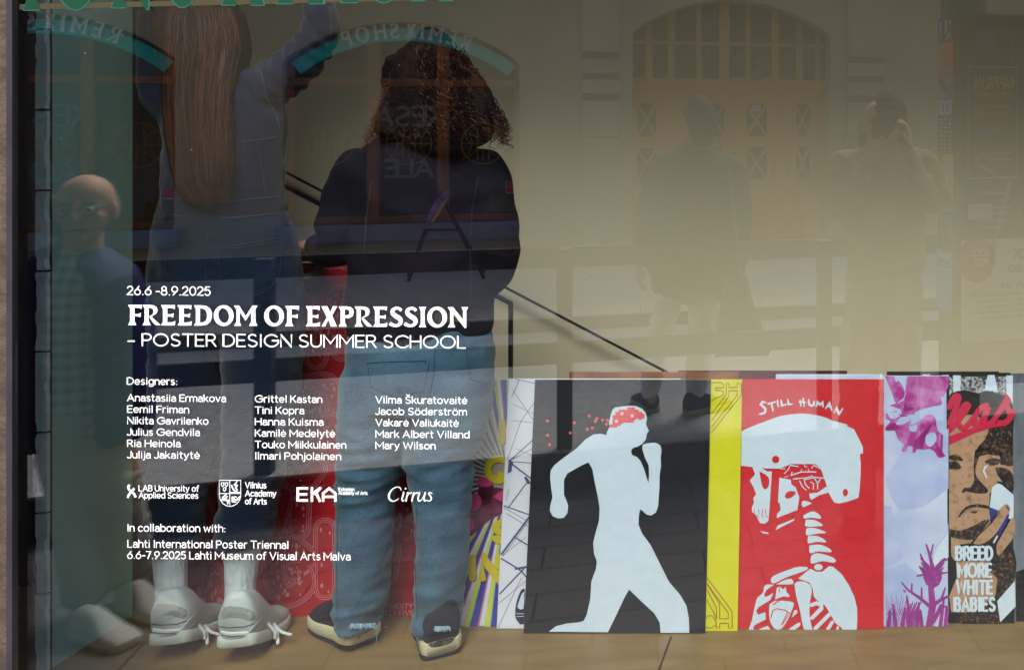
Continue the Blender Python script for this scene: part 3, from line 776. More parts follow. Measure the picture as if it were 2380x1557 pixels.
side(500, 545, mat('bill_tatter2', (150, 150, 140), .9, (106, 104, 90), 14), [('printed_block', mNv, rects([(.3, .3, .6, .7)]))])
side(584, 724, mBl, [('printed_lines', mat('bill_blueprint', (70, 100, 130), .7), rects([(.1, .80, .8, .83), (.1, .73, .75, .76)])), ('printed_heading', mWh, rects([(.15, .9, .85, .93)]))], lift=.012)
# pole behind the pillar
LP = empty('lamp_post', R(2240, 900, 6.2), 'grey steel street lamp post standing beside the poster pillar', 'lamp post')
q = R(2240, 900, 6.2); bm = bmesh.new()
tube(bm, [(q.x, q.y, 0, .15), (q.x, q.y, 1.0, .15), (q.x, q.y, 3.2, .14), (q.x, q.y, 5.6, .07)], 24, 3)
from_bm('pole', bm, mat('galvanised', (120, 126, 124), .5, (108, 114, 112), 8), LP, True)
bm = bmesh.new(); tube(bm, [(q.x, q.y, 5.5, .05), (q.x + .2, q.y, 5.9, .045), (q.x + .8, q.y, 6.05, .04)], 12, 4)
lh = from_bm('arm', bm, mat('galvanised', (1, 1, 1)), LP, True)
bm = bmesh.new(); ball(bm, (q.x + .95, q.y, 6.02), (.28, .12, .07)); from_bm('lamp_head', bm, mat('galvanised', (1, 1, 1)), LP, True)
# folding A-frame stand in front of the shop window opposite
nA = N_WALL - .75
AF = empty('display_stand', S(su(1020, nA), nA, .1), 'black A-shaped display stand with a bright ribbon in front of the arched shop window', 'display stand')
def AFp(px, py, n): u = su(px, n); return S(u, n, sz(px, py, n))
bm = bmesh.new()
for (xa, ya), (xb, yb) in (((1018, 455), (947, 640)), ((1022, 455), (1123, 640))):
    for n_ in (nA - .18, nA + .18):
        A_, Bq = AFp(xa, ya, nA), AFp(xb, yb, nA); Bq = S(su(xb, n_), n_, .106)
        tube(bm, [tuple(A_) + (.016,), tuple(Bq) + (.016,)], 10, 1); from_bm('leg', bm, M_black, AF, True); bm = bmesh.new()
bm.free()
bm = bmesh.new(); tube(bm, [tuple(AFp(985, 535, nA - .06)) + (.012,), tuple(AFp(1065, 535, nA - .06)) + (.012,)], 10, 1)
from_bm('crossbar', bm, M_black, AF, True)
bm = bmesh.new()
f = lambda x_, y_, e: S(su(x_, nA - .1), nA - .1 - e, sz(x_, y_, nA - .1))
ribbon(bm, [(1040, 448), (1022, 470), (1005, 500), (990, 530)], [10, 26, 20, 8], f, .02)
RB = from_bm('ribbon', bm, mat('ribbon_purple', (150, 50, 160), .5, (190, 150, 170), 14), AF)
bm = bmesh.new(); ribbon(bm, [(1038, 462), (1020, 490), (1004, 516)], [4, 9, 5], lambda x_, y_, e: f(x_, y_, .025 + e), .01)
from_bm('stripe', bm, mat('ribbon_gold', (214, 180, 90), .5), RB)

# ================================================================ THE SHOP ITSELF
HEAD = 3.0
bm = bmesh.new()
XJ0, XJ1 = (26 - CX) * 2 / FPX, 1.75
hexa(bm, [(-7, 0, ZL), (XJ0, 0, ZL), (XJ0 * 1.13, .24, ZL), (-7, .24, ZL), (-7, 0, HEAD), (XJ0, 0, HEAD), (XJ0 * 1.13, .24, HEAD), (-7, .24, HEAD)]); box(bm, (XJ1, 0, ZL), (7, .24, HEAD)); box(bm, (-7, 0, HEAD + .001), (7, .24, 5.6)); box(bm, (XJ0 + .001, 0, ZL), (XJ1 - .001, .24, -.02))
tag(from_bm('storefront', bm, M_jamb), 'rough brown stone shop front around the display window', 'shop front')
GW = empty('shop_window', ((XJ0 + XJ1) / 2, 0, 0), 'large clear shop window pane mirroring the street', 'shop window')
bm = bmesh.new(); xg = (40 - CX) * 2 / FPX
box(bm, (xg - .01, .006, .03), (XJ1 - .05, .012, HEAD - .05))
from_bm('pane', bm, glass_mat(), GW)
bm = bmesh.new()
hexa(bm, [(XJ0 + .001, -.012, z_) if i == 0 else (xg, -.012, z_) if i == 1 else (xg * 1.024, .05, z_) if i == 2 else (XJ0 * 1.02, .05, z_) for z_ in (-.018, HEAD - .002) for i in range(4)]); box(bm, (XJ1 - .06, -.012, -.018), (XJ1 - .001, .05, HEAD - .002))
box(bm, (xg + .001, -.011, -.018), (XJ1 - .061, .049, .04)); box(bm, (xg + .001, -.011, HEAD - .06), (XJ1 - .061, .049, HEAD - .003))
from_bm('frame', bm, M_frame, GW)
ZF = .145
bm = bmesh.new(); box(bm, (-2.9, .052, ZF - .03), (2.2, .98, ZF)); 
FL = tag(from_bm('window_floor', bm, M_floor, origin=(0, .5, ZF)), kind='structure')
bm = bmesh.new()
for (xa, ya), (xb, yb) in (((1560, 1478), (1530, 1560)),):
    d_ = lambda py: (EYE - ZF - .002) * FPX / (py - CY)
    A_, Bq = V(xa, ya, d_(ya)), V(xb, yb, d_(yb))
    ribbon(bm, [(A_.x, A_.y), (Bq.x, Bq.y)], .006, lambda x_, y_, e: Vector((x_, y_, ZF + .001 + e * .1)))
tag(from_bm('floor_joint', bm, M_mortar), kind='structure')
bm = bmesh.new()
box(bm, (-4.5, .26, -.24), (2.5, 2.2, -.2))
tag(from_bm('room_floor', bm, M_doorwood), kind='structure')
bm = bmesh.new(); box(bm, (-2.6, 1.72, -.2), (2.5, 1.85, 3.9))
tag(from_bm('back_wall', bm, M_wall), 'cream plastered back wall of the shop behind the posters', 'wall')
bm = bmesh.new(); box(bm, (-4.6, 1.70, -.2), (-2.601, 1.86, 3.9))
tag(from_bm('wooden_partition', bm, M_doorwood), 'dark stained wood panelling at the end of the cream wall', 'wall panelling')
bm = bmesh.new(); box(bm, (-4.7, .241, -.2), (-4.601, 1.99, 3.9))
tag(from_bm('side_wall', bm, M_dark), 'dark brown side wall of the unlit shop corner', 'wall')
bm = bmesh.new(); box(bm, (2.501, .241, -.2), (2.6, 1.99, 3.9))
tag(from_bm('side_wall', bm, M_wall), 'cream side wall beyond the last poster', 'wall')
bm = bmesh.new(); box(bm, (-4.69, .241, 3.901), (2.59, 2.0, 4.0))
tag(from_bm('ceiling', bm, M_ceil), kind='structure')
# short painted partition with the chipped brick edge
PT = empty('partition', (-2.205, .6, ZF), 'grey-green painted partition with a chipped white brick edge', 'partition')
bm = bmesh.new(); box(bm, (-2.222, .53, ZF), (-2.19, .80, 3.15)); from_bm('panel', bm, M_panel, PT)
bm = bmesh.new(); z = ZF + .003; r = random.Random(3)
pitchz = 187 * 2.52 / FPX
zj = EYE - (69 - CY) * 2.52 / FPX
zz0 = zj - pitchz * 10
k = 0
while zz0 < 3.1:
    z0, z1 = max(zz0 + .003, ZF + .001), min(zz0 + pitchz - .003, 3.15)
    if z1 > z0 + .01:
        b2 = bmesh.new(); box(b2, (-2.221, .515, z0), (-2.191, .529, z1))
        bmesh.ops.subdivide_edges(b2, edges=[e for e in b2.edges if abs(e.verts[0].co.z - e.verts[1].co.z) > .02], cuts=14)
        for v in b2.verts:
            if v.co.y < .52:
                nn = noise.noise(Vector((v.co.x * 30, 2 * k, v.co.z * 22)))
                if nn > .15: v.co.x += (-.006 if v.co.x > -2.205 else .004) * min(1, (nn - .15) * 5)
        me_ = bpy.data.meshes.new('t'); b2.to_mesh(me_); b2.free(); bm.from_mesh(me_); bpy.data.meshes.remove(me_)
    zz0 += pitchz; k += 1
from_bm('brick_edge', bm, M_chip, PT)
bm = bmesh.new(); box(bm, (-2.2225, .5255, ZF), (-2.1895, .53, 3.15)); from_bm('mortar', bm, M_mortar, PT)
# handrails of the stair behind
def rail(name, pts, r_, label):
    bm = bmesh.new()
    for p, q in zip(pts, pts[1:]): tube(bm, [tuple(V(*p)) + (r_,), tuple(V(*q)) + (r_,)], 12, 1)
    return tag(from_bm(name, bm, M_black, None, True), label, 'handrail')
rail('handrail', [(560, 380, 3.55), (1187, 705, 3.45), (1187, 930, 3.45)], .0085, 'thick black stair handrail that turns down behind the striped poster')
rail('handrail', [(560, 346, 3.66), (1552, 866, 3.64)], .005, 'thin black stair handrail slanting down to the poster tops')
rail('stair_edge', [(1187, 705, 3.44), (1187, 930, 3.44)], .004, 'thin brown upright beside the slanting handrail')
for i, (px, py, lb) in enumerate(((42, 380, 'small warm lamp nearest the window frame in the dark corner'), (56, 379, 'small warm lamp in the middle of three in the dark corner'), (65, 380, 'small warm lamp nearest the chipped brick edge in the dark corner'))):
    L_ = empty('wall_lamp', V(px, py, 3.84), lb, 'lamp', 'small warm lamps')
    c = V(px, py, 3.84); bm = bmesh.new(); ball(bm, c, (.011, .011, .009)); from_bm('bulb', bm, MATS.setdefault('bulb', glow('bulb_glow', (255, 170, 70), 4)), L_, True)
    bm = bmesh.new(); tube(bm, [(c.x, c.y + .012, c.z, .005), (c.x, c.y + .05, c.z, .005)], 8, 1); from_bm('bracket', bm, M_black, L_, True)

# dust and dried drops on the street face of the pane
bm = bmesh.new(); r_ = random.Random(4)
for i in range(55):
    x_, z_ = r_.uniform(-1.78, .35), r_.uniform(.42, 1.85); s_ = r_.choice((.0007, .0009, .0013)) * r_.uniform(.7, 1.3)
    vs = [bm.verts.new((x_ + s_ * math.cos(a) * r_.uniform(.6, 1.3), .0052, z_ + s_ * math.sin(a) * r_.uniform(.6, 1.5))) for a in [k * PI / 3 for k in range(6)]]
    bm.faces.new(vs)
tag(from_bm('dust', bm, mat('dust_speck', (112, 110, 104), .9)), 'pale dust specks and dried drops on the window pane', 'dust', kind='stuff')
# ================================================================ LETTERING ON THE GLASS
def GLS(x, y, e):                 # on the street face of the pane
    v = V(x, y, 2.0)
    return Vector((v.x, .0045 - e, v.z))
SL = .0075                        # the lines run very slightly downhill
def ylab(x, y): return y
def glettering(name, label, cat, lines, group=None):
    """lines: (text, x0, x1, baseline, cap, weight, part name)"""
    xs = [l[1] for l in lines]; ys = [l[3] for l in lines]
    T = empty(name, GLS(min(xs), max(ys), 0), label, cat, group)
    for t, x0, x1, y0, cap, wt in lines:
        bm = bmesh.new()
        letter(bm, t, x0, y0, x1 - x0, cap, wt, GLS, sp=.2, slope=SL)
        from_bm('lettering', bm, M_vinyl, T)
    return T
TT = glettering('window_title', 'white exhibition title with dates and flared capitals on the window glass', 'window lettering', [('26.6 -8.9.2025', 292, 485, 686, 19.5, 2.7), ('POSTER DESIGN SUMMER SCHOOL', 327, 1079, 804.5, 27.5, 3.3)])
bm = bmesh.new(); ribbon(bm, [(294, 794), (308, 794)], 3.5, GLS); from_bm('dash', bm, M_vinyl, TT)
bm = bmesh.new()
for ch, x in zip('FREEDOMOFEXPRESSION', (293.5, 327.2, 370.2, 408.6, 446.9, 493.2, 540.4, 610.4, 659.4, 707.7, 744, 784.1, 821.3, 864.3, 902.5, 936.9, 971.3, 990.4, 1038.1)):
    big(bm, ch, x, 756.6 + (x - 293) * .0072, .1685, .1685, GLS)
from_bm('heading', bm, M_vinyl, TT)
NM = [[('Anastasiia Ermakova', 521), ('Eemil Friman', 435), ('Nikita Gavrilenko', 480), ('Julius Gendvila', 460), ('Ria Heinola', 415), ('Julija Jakaitytė', 460)],
      [('Grittel Kastan', 745), ('Tini Kopra', 703), ('Hanna Kuisma', 748), ('Kamilė Medelytė', 775), ('Touko Miikkulainen', 801), ('Ilmari Pohjolainen', 789)],
      [('Vilma Škuratovaitė', 1083), ('Jacob Söderström', 1082), ('Vakarė Valiukaitė', 1063), ('Mark Albert Villand', 1088), ('Mary Wilson', 1009)]]
L = [('Designers:', 292, 408, 894.5, 15.5, 2.2)]
for col, (x0, y0) in zip(NM, ((292.5, 933.2), (590, 935.8), (871, 938))):
    for i, (t, x1) in enumerate(col): L.append((t, x0, x1, y0 + 26.5 * i, 15.3, 2.3))
glettering('designer_list', 'white list of designers in three columns on the window glass', 'window lettering', L)
glettering('partner_note', 'white collaboration note below the logos on the window glass', 'window lettering', [('In collaboration with:', 292.5, 520, 1236, 16, 2.3), ('Lahti International Poster Triennal', 293, 667, 1273.5, 16.5, 2.3), ('6.6-7.9.2025 Lahti Museum of Visual Arts Malva', 292.5, 811, 1299.5, 16.5, 2.3)])
zl = Zc(420, 1650, 4.76)
lg = glettering('university_logo', 'white crossed stroke logo with bold two-line university name on the glass', 'logo', [('LAB University of', 319, 458, 1142.5, 13, 2.0), ('Applied Sciences', 319, 456.5, 1158.8, 13, 2.0)], 'logos on the window')
bm = bmesh.new()
ribbon(bm, catmull(zl([(120, 182), (98, 205), (100, 245), (150, 292), (196, 336), (216, 385)]), 3), [6, 6, 6, 5.6, 5.2, 5.0, 4.8, 4.8, 4.8, 5, 5, 5.2, 5.4, 5.4, 5.6, 5.6], GLS, rnd=False)
ribbon(bm, catmull(zl([(200, 238), (180, 256), (140, 300), (105, 345), (88, 395)]), 3), 5.0, lambda x, y, e: GLS(x, y, e + .0002), rnd=False)
from_bm('emblem', bm, M_vinyl, lg)
lg = glettering('academy_logo', 'white outlined crest with three-line academy name on the glass', 'logo', [('Vilnius', 567, 615, 1135.5, 13, 2.2), ('Academy', 567, 638, 1154.5, 13, 2.2), ('of Arts', 567, 616, 1173, 13, 2.2)], 'logos on the window')
bm = bmesh.new()
ribbon(bm, zl([(1605, 105), (1960, 105), (1960, 360), (1945, 425), (1900, 490), (1840, 525), (1785, 538), (1725, 525), (1665, 490), (1620, 425), (1605, 360)]), 1.5, GLS, closed=True)
for q in ([(1780, 105), (1780, 538)], [(1605, 322), (1960, 322)]): ribbon(bm, zl(q), 1.5, lambda x, y, e: GLS(x, y, e + .0003))
for cx_, cy_ in ((1660, 175), (1725, 175), (1692, 255)): ribbon(bm, zl([(cx_ - 22, cy_ - 30), (cx_ + 22, cy_ - 30), (cx_ + 20, cy_ + 12), (cx_, cy_ + 30), (cx_ - 20, cy_ + 12)]), 1.7, GLS, closed=True)
for q, w in (([(1810, 190), (1835, 250), (1870, 290)], 3.4), ([(1900, 125), (1865, 165), (1905, 190), (1875, 225), (1905, 270), (1870, 300)], 2.6), ([(1790, 305), (1950, 305)], 2.4), ([(1850, 170), (1890, 215)], 2.4),
             ([(1720, 340), (1665, 385), (1700, 410), (1650, 435)], 2.8), ([(1735, 370), (1690, 440), (1750, 430), (1745, 490)], 3.0), ([(1665, 395), (1640, 440)], 2.4), ([(1700, 400), (1740, 460)], 2.6),
             ([(1885, 380), (1820, 380), (1820, 460), (1880, 465)], 2.6), ([(1850, 400), (1850, 440), (1890, 420), (1945, 375)], 2.8), ([(1890, 440), (1950, 395)], 2.0)):
    ribbon(bm, zl(q), w, lambda x, y, e: GLS(x, y, e + .0001))
from_bm('crest', bm, M_vinyl, lg)
lg = glettering('arts_academy_logo', 'white three-letter logo with a roof-shaped A on the glass', 'logo', [('Estonian', 784, 820, 1142.2, 7.2, 1.4), ('Academy of Arts', 784, 851, 1150.8, 7.2, 1.4)], 'logos on the window')
bm = bmesh.new()
for q in ([(713, 1136.5), (689, 1136.5), (689, 1164.5), (713, 1164.5)], [(689, 1150.5), (711, 1150.5)], [(722, 1133.5), (722, 1167.5)], [(743, 1134), (726, 1150), (733, 1150), (741, 1167.5)],
          [(748, 1167.5), (748, 1148), (762, 1136.5), (776.5, 1148), (776.5, 1167.5)], [(748, 1156), (776, 1156)]):
    ribbon(bm, q, 5.6, GLS, rnd=False)
from_bm('letters', bm, M_vinyl, lg)
CI = empty('cirrus_wordmark', GLS(950, 1166, 0), 'white slanted serif wordmark on the glass, last of the logos', 'logo', 'logos on the window')
bm = bmesh.new()
for q, w in (([(930, 1141), (927, 1135), (919, 1133.5), (909, 1139), (902, 1150), (902, 1160), (909, 1166), (917, 1165), (924, 1160)], [1.4, 2, 2, 3, 4.4, 4.4, 3, 2, 1.4]),
             ([(934, 1147), (936, 1146), (932, 1161), (934, 1166), (938, 1163)], [1.2, 3, 3.4, 2.6, 1.2]), ([(940, 1137), (940.3, 1137)], 3.8),
             ([(943, 1148), (946, 1146), (943, 1156), (941, 1166)], [1.2, 3, 3.4, 3]), ([(943, 1157), (948, 1149), (953, 1147)], [1.4, 2, 3.6]),
             ([(957, 1148), (960, 1146), (957, 1156), (955, 1166)], [1.2, 3, 3.4, 3]), ([(957, 1157), (962, 1149), (967, 1147)], [1.4, 2, 3.6]),
             ([(970, 1148), (973, 1146), (969, 1160), (972, 1166), (978, 1162), (984, 1150)], [1.2, 3, 3.4, 2.8, 1.6, 1.4]), ([(986, 1146), (983, 1160), (985, 1166), (989, 1163)], [3, 3.4, 2.6, 1.2]),
             ([(1002, 1149), (998, 1146), (994, 1149), (999, 1156), (1000, 1162), (995, 1166), (990, 1164)], [1.6, 2.2, 2.8, 3.4, 2.8, 2.2, 1.6])):
    wl = w if isinstance(w, list) else [w] * len(q)
    if len(q) > 2:
        z3 = catmull([(a[0], a[1], c) for a, c in zip(q, wl)], 3); q = [(a[0], a[1]) for a in z3]; wl = [a[2] for a in z3]
    ribbon(bm, q, wl, lambda x, y, e: GLS(x, y, e + .0001))
from_bm('letters', bm, M_vinyl, CI)
# the shop name along the head of the pane: only the feet of the letters reach into the picture
SG = empty('shop_name_strip', GLS(560, 10, 0), 'green outlined serif letters on a pale yellow strip along the window head', 'window lettering')
bm = bmesh.new()
ys = lambda x: 22.5 - .0235 * (x - 60)
fill(bm, [[(40, ys(40)), (1120, ys(1120)), (1120, ys(1120) - 13), (40, ys(40) - 13)]], lambda x, y, e: GLS(x, y, -.0004))
from_bm('strip', bm, mat('strip_cream', (66, 61, 40), .8), SG)
mOut, mGr = mat('letter_outline', (42, 96, 88), .7), mat('letter_green', (8, 62, 42), .7)
for ch, x0, x1 in (('I', 50, 90), ('O', 128, 216), ('N', 255, 350), ('O', 384, 458), ('H', 512, 612), ('H', 640, 752), ('I', 790, 832), ('O', 850, 930), ('H', 955, 1050)):
    kx = (x1 - x0) / BIG[ch][0]; yb = ys((x0 + x1) / 2) + 1
    bm = bmesh.new(); big(bm, ch, x0 - 2, yb + 2, kx * 1.04, .5, lambda x, y, e: GLS(x, y, e + .0002)); lo = from_bm('letter', bm, mOut, SG)
    bm = bmesh.new(); big(bm, ch, x0 + 1, yb - 1, kx * .97, .5, lambda x, y, e: GLS(x, y, e + .0006)); from_bm('letter_face', bm, mGr, lo)

# ================================================================ POSTERS
class Poster:
    """A board standing on the window floor and leaning back; pixels of the picture are projected on to it."""
    def __init__(s, label, xl, xr, d0, ytop, m, h=None, lean=.128, thick=.005, group='posters leaning in the shop window'):
        s.d0, s.t, s.zf = d0, math.tan(lean), ZF + .001
        s.n = Vector((0, -math.cos(lean), math.sin(lean)))
        A_, Bq = (xl - CX) * d0 / FPX, (xr - CX) * d0 / FPX
        top = s.at(0, ytop).z
        s.up = Vector((0, math.sin(lean), math.cos(lean)))
        H = (top - s.zf) / math.cos(lean)
        base = Vector((0, d0 - 2, s.zf))
        c = [base + Vector((A_, 0, 0)), base + Vector((Bq, 0, 0))]
        c += [c[1] + s.up * H, c[0] + s.up * H]
        bm = bmesh.new(); hexa(bm, [p - s.n * thick for p in c] + c); bevel(bm, .0008, 1)
        s.o = tag(from_bm('poster', bm, m, None, origin=base + Vector(((A_ + Bq) / 2, 0, 0))), label, 'poster', group)
    def at(s, px, py, e=0):
        t, q = (px - CX) / FPX, -(py - CY) / FPX
        d = (s.d0 + (EYE - s.zf) * s.t) / (1 - q * s.t)
        v = Vector((d * t, d - 2, EYE + d * q))
        return v + s.n * e
    def f(s, lift=.0008):
        return lambda x, y, e: s.at(x, y, lift + e)
    def art(s, name, m, polys=(), lines=(), lift=.0008, fn=None):
        bm = bmesh.new()
        for p in polys: fill(bm, p if isinstance(p[0][0], (tuple, list)) else [p], s.f(lift))
        for q, w in lines: ribbon(bm, q, w, s.f(lift))
        if fn: fn(bm, s.f(lift))
        return from_bm(name, bm, m, s.o)
pWhite = mat('print_white', (204, 214, 222), .5, (198, 209, 218), 30); pDark = mat('print_charcoal', (30, 30, 34), .6, (26, 26, 30), 60)
pRed = mat('print_red', (204, 44, 50), .5, (196, 40, 48), 30); pYel = mat('print_yellow', (214, 206, 44), .5, (208, 200, 34), 20); pCoral = mat('print_coral', (222, 84, 88), .7)
z3, z4 = Zc(1600, 1250, 1.557), Zc(2500, 1250, 1.5566)
def sm(p, n=3): return [(a, b) for a, b in catmull([list(q) for q in p] + [list(p[0])], n)][:-1]
# --- the running figure
P1 = Poster('charcoal poster with a white running figure and pixelated red brain', 1216.5, 1638.7, 2.700, 882.5, pDark)
run = z3([(840, 258), (900, 250), (950, 250), (985, 265), (1005, 290), (1012, 320), (1005, 345), (1012, 365), (1022, 385), (1010, 400), (1006, 430), (985, 455), (960, 470), (935, 478), (925, 492), (930, 515), (955, 525), (975, 545), (995, 590), (1010, 640), (1019, 666), (1023, 620), (1020, 570), (1000, 530), (985, 480), (990, 458), (1010, 452), (1050, 448), (1065, 452), (1085, 465), (1090, 490), (1085, 530), (1088, 570), (1080, 620), (1078, 700), (1072, 790), (1060, 825), (1035, 842), (1010, 838), (985, 815), (975, 808), (968, 835), (965, 890), (985, 940), (1030, 1000), (1060, 1060), (1090, 1120), (1130, 1200), (1190, 1270), (1225, 1330), (1238, 1400), (1240, 1476), (1085, 1476), (1080, 1420), (1050, 1370), (985, 1310), (915, 1242), (890, 1285), (850, 1370), (800, 1473), (480, 1470), (520, 1440), (580, 1425), (640, 1420), (668, 1412), (685, 1380), (705, 1290), (710, 1200), (735, 1130), (740, 1090), (725, 1050), (720, 990), (735, 930), (752, 870), (755, 800), (745, 740), (730, 670), (715, 590), (695, 555), (660, 570), (580, 615), (562, 650), (562, 730), (575, 760), (585, 790), (580, 830), (560, 855), (530, 858), (500, 845), (485, 815), (490, 780), (500, 745), (492, 690), (487, 640), (490, 600), (510, 570), (560, 530), (630, 480), (680, 430), (720, 405), (760, 400), (792, 408), (795, 390), (808, 365), (805, 340), (815, 300), (825, 270)])
P1.art('printed_figure', pWhite, [run])
def sq(c, w=14): return z3([(c[0] - w / 2, c[1] - w / 2), (c[0] + w / 2, c[1] - w / 2), (c[0] + w / 2, c[1] + w / 2), (c[0] - w / 2, c[1] + w / 2)])
P1.art('printed_brain', pCoral, [z3([(905, 258), (945, 258), (945, 270), (965, 270), (965, 282), (985, 282), (985, 292), (998, 292), (998, 318), (982, 318), (982, 326), (968, 326), (968, 318), (952, 318), (952, 326), (940, 326), (940, 340), (880, 340), (880, 348), (868, 348), (868, 358), (850, 358), (850, 366), (808, 366), (808, 350), (825, 350), (825, 300), (840, 300), (840, 282), (858, 282), (858, 270), (905, 270)])], lift=.0014)
P1.art('printed_specks', pWhite, [sq(c) for c in ((877, 292), (932, 304), (847, 332))], lift=.0020)
P1.art('printed_specks', pCoral, [sq(c) for c in ((472, 331), (474, 409), (484, 460), (618, 341), (596, 396), (699, 304), (740, 318), (733, 333), (688, 376), (716, 369), (771, 327), (797, 327), (791, 349))], lift=.0010)
# --- yellow, with outlined letters
P2 = Poster('bright yellow poster with thin red outlined letters beside the running figure', 1302, 1714, 2.712, 882, pYel)
yl = []
for q in ([(1362, 124), (1412, 124), (1425, 135), (1425, 152), (1380, 152), (1380, 166), (1412, 166), (1425, 176), (1425, 190), (1380, 210), (1362, 225)],
          [(1440, 128), (1455, 128), (1455, 150), (1500, 150), (1500, 128), (1522, 128), (1522, 192), (1362, 392)], [(1500, 195), (1500, 168), (1455, 168), (1455, 195), (1362, 330)], [(1440, 128), (1440, 190), (1362, 290)], [(1362, 362), (1500, 192)],
          [(1337, 1180), (1450, 1330), (1472, 1365), (1472, 1450), (1452, 1450), (1452, 1425), (1405, 1425), (1405, 1450), (1385, 1450), (1385, 1395), (1337, 1300)], [(1337, 1215), (1405, 1320), (1405, 1400), (1452, 1400), (1452, 1370), (1337, 1210)], [(1330, 1395), (1350, 1380), (1372, 1392), (1376, 1410)], [(1330, 1448), (1360, 1450), (1376, 1436)], [(1337, 1245), (1388, 1340), (1388, 1395)]):
    yl.append((z3(q), 1.9))
P2.art('outlined_letters', mat('print_brick_line', (150, 84, 40), .7), lines=yl)
# --- still human
P3 = Poster('red poster of a white skeleton in a helmet under hand-drawn lettering', 1640, 2054, 2.724, 881.5, pRed)
zz = Zc(2600, 1300, 3.114)
helm = sm(zz([(-105, 640), (0, 585), (180, 515), (350, 455), (520, 430), (640, 430), (800, 458), (920, 505), (1030, 570)]), 3)[:-3] + zz([(1030, 570), (1060, 556), (1150, 598), (1247, 790), (1245, 858), (1212, 864)]) + zz([(1222, 960), (1220, 1100), (1212, 1220), (1198, 1338), (1090, 1376), (990, 1398), (935, 1388), (905, 1340), (870, 1275), (845, 1180), (800, 1050), (770, 1000), (725, 972), (470, 972), (400, 1000), (330, 1022), (200, 1020), (155, 1016), (50, 1004), (-20, 996), (-125, 990), (-110, 640)])
P3.art('printed_helmet', pWhite, [helm])
z5 = Zc(2550, 1750, 3.114)
bones = [zz([(48, 1006), (80, 1085), (20, 1150), (60, 1220), (90, 1300), (58, 1340), (66, 1390), (45, 1440), (45, 1490), (90, 1525), (130, 1610), (180, 1618), (222, 1590), (232, 1480), (260, 1052), (210, 1052), (150, 1015)]),
         zz([(342, 1118), (400, 1132), (465, 1142), (470, 1190), (520, 1225), (535, 1275), (558, 1335), (535, 1470), (312, 1556), (318, 1510), (355, 1470), (340, 1380), (325, 1400)]),
         zz([(665, 1290), (720, 1285), (760, 1280), (850, 1215), (875, 1280), (775, 1308), (690, 1360), (672, 1340)]),
         zz([(585, 1380), (610, 1368), (660, 1380), (695, 1398), (600, 1442), (582, 1415)]),
         z5([(455, 285), (480, 235), (665, 160), (650, 185)]), z5([(288, 293), (378, 312), (382, 328), (320, 320)])]
vert = [[(760, 125), (855, 82), (930, 120), (943, 162), (840, 150), (765, 162)], [(785, 172), (880, 178), (970, 232), (900, 245), (780, 245)], [(790, 265), (880, 262), (1005, 312), (900, 325), (790, 340)], [(808, 350), (920, 352), (1008, 415), (900, 412), (808, 428)], [(822, 450), (930, 442), (1030, 480), (1058, 525), (920, 515), (828, 535)], [(845, 555), (920, 535), (1050, 570), (1108, 608), (1080, 638), (960, 620), (850, 648), (835, 600)]]
bones += [sm(z5(q), 3) for q in vert]
bones += [z5(arc(920, 685, 46, 34, 0, 345)),
          sm(z5([(405, 815), (440, 775), (600, 712), (700, 682), (795, 684), (798, 710), (720, 745), (560, 800), (450, 858), (410, 850)]), 2),
          sm(z5([(460, 872), (560, 822), (625, 812), (648, 840), (640, 868), (560, 872)]), 2),
          z5([(700, 808), (830, 702), (900, 735), (960, 735), (1040, 672), (1080, 682), (1170, 760), (1250, 880), (1310, 1010), (1338, 1130), (1340, 1260), (1332, 1394), (1195, 1394), (1165, 1335), (1100, 1290), (1050, 1190), (990, 1100), (900, 1040), (868, 1000), (858, 920), (820, 850)]),
          sm(z5([(660, 870), (690, 842), (770, 842), (830, 880), (848, 950), (830, 1050), (822, 1180), (840, 1300), (855, 1386), (770, 1386), (720, 1150), (680, 1000)]), 2),
          z5([(155, 1386), (200, 1260), (235, 1090), (255, 1020), (320, 960), (335, 890), (360, 872), (440, 874), (360, 930), (330, 985), (350, 1010), (432, 965), (400, 1040), (270, 1120), (245, 1160), (265, 1200), (345, 1172), (352, 1250), (230, 1310), (210, 1345), (240, 1372), (370, 1318), (410, 1372), (380, 1386)]),
          z5([(470, 910), (500, 895), (540, 925), (565, 895), (575, 955), (608, 990), (600, 1010), (545, 1000), (450, 1035), (462, 960)]),
          sm(z5([(390, 1090), (450, 1050), (570, 1050), (640, 1062), (652, 1095), (620, 1180), (590, 1250), (530, 1340), (490, 1362), (440, 1345), (400, 1280), (385, 1190)]), 2),
          z5([(628, 1232), (660, 1150), (688, 1150), (692, 1180)]), z5([(550, 1388), (700, 1285), (728, 1290), (720, 1320), (630, 1388)])]
rib = [([(845, 1095), (900, 1075), (950, 1090), (955, 1130), (850, 1235)], 9), ([(885, 1350), (1040, 1195)], 9), ([(1005, 1385), (1070, 1280)], 8), ([(1120, 1386), (1130, 1335)], 6), ([(1175, 1388), (1180, 1392)], 4)]
P3.art('printed_skeleton', pWhite, bones, [(z5(q), w) for q, w in rib])
red2 = [zz(arc(302, 922, 40, 40, 0, 345)), zz(arc(1056, 1280, 28, 40, 0, 345)), sm(zz([(125, 1052), (190, 1085), (230, 1130), (228, 1200), (205, 1238), (175, 1240), (150, 1190)]), 2), sm(zz([(398, 1318), (420, 1280), (460, 1264), (515, 1270), (510, 1300), (470, 1335), (420, 1345)]), 2)]
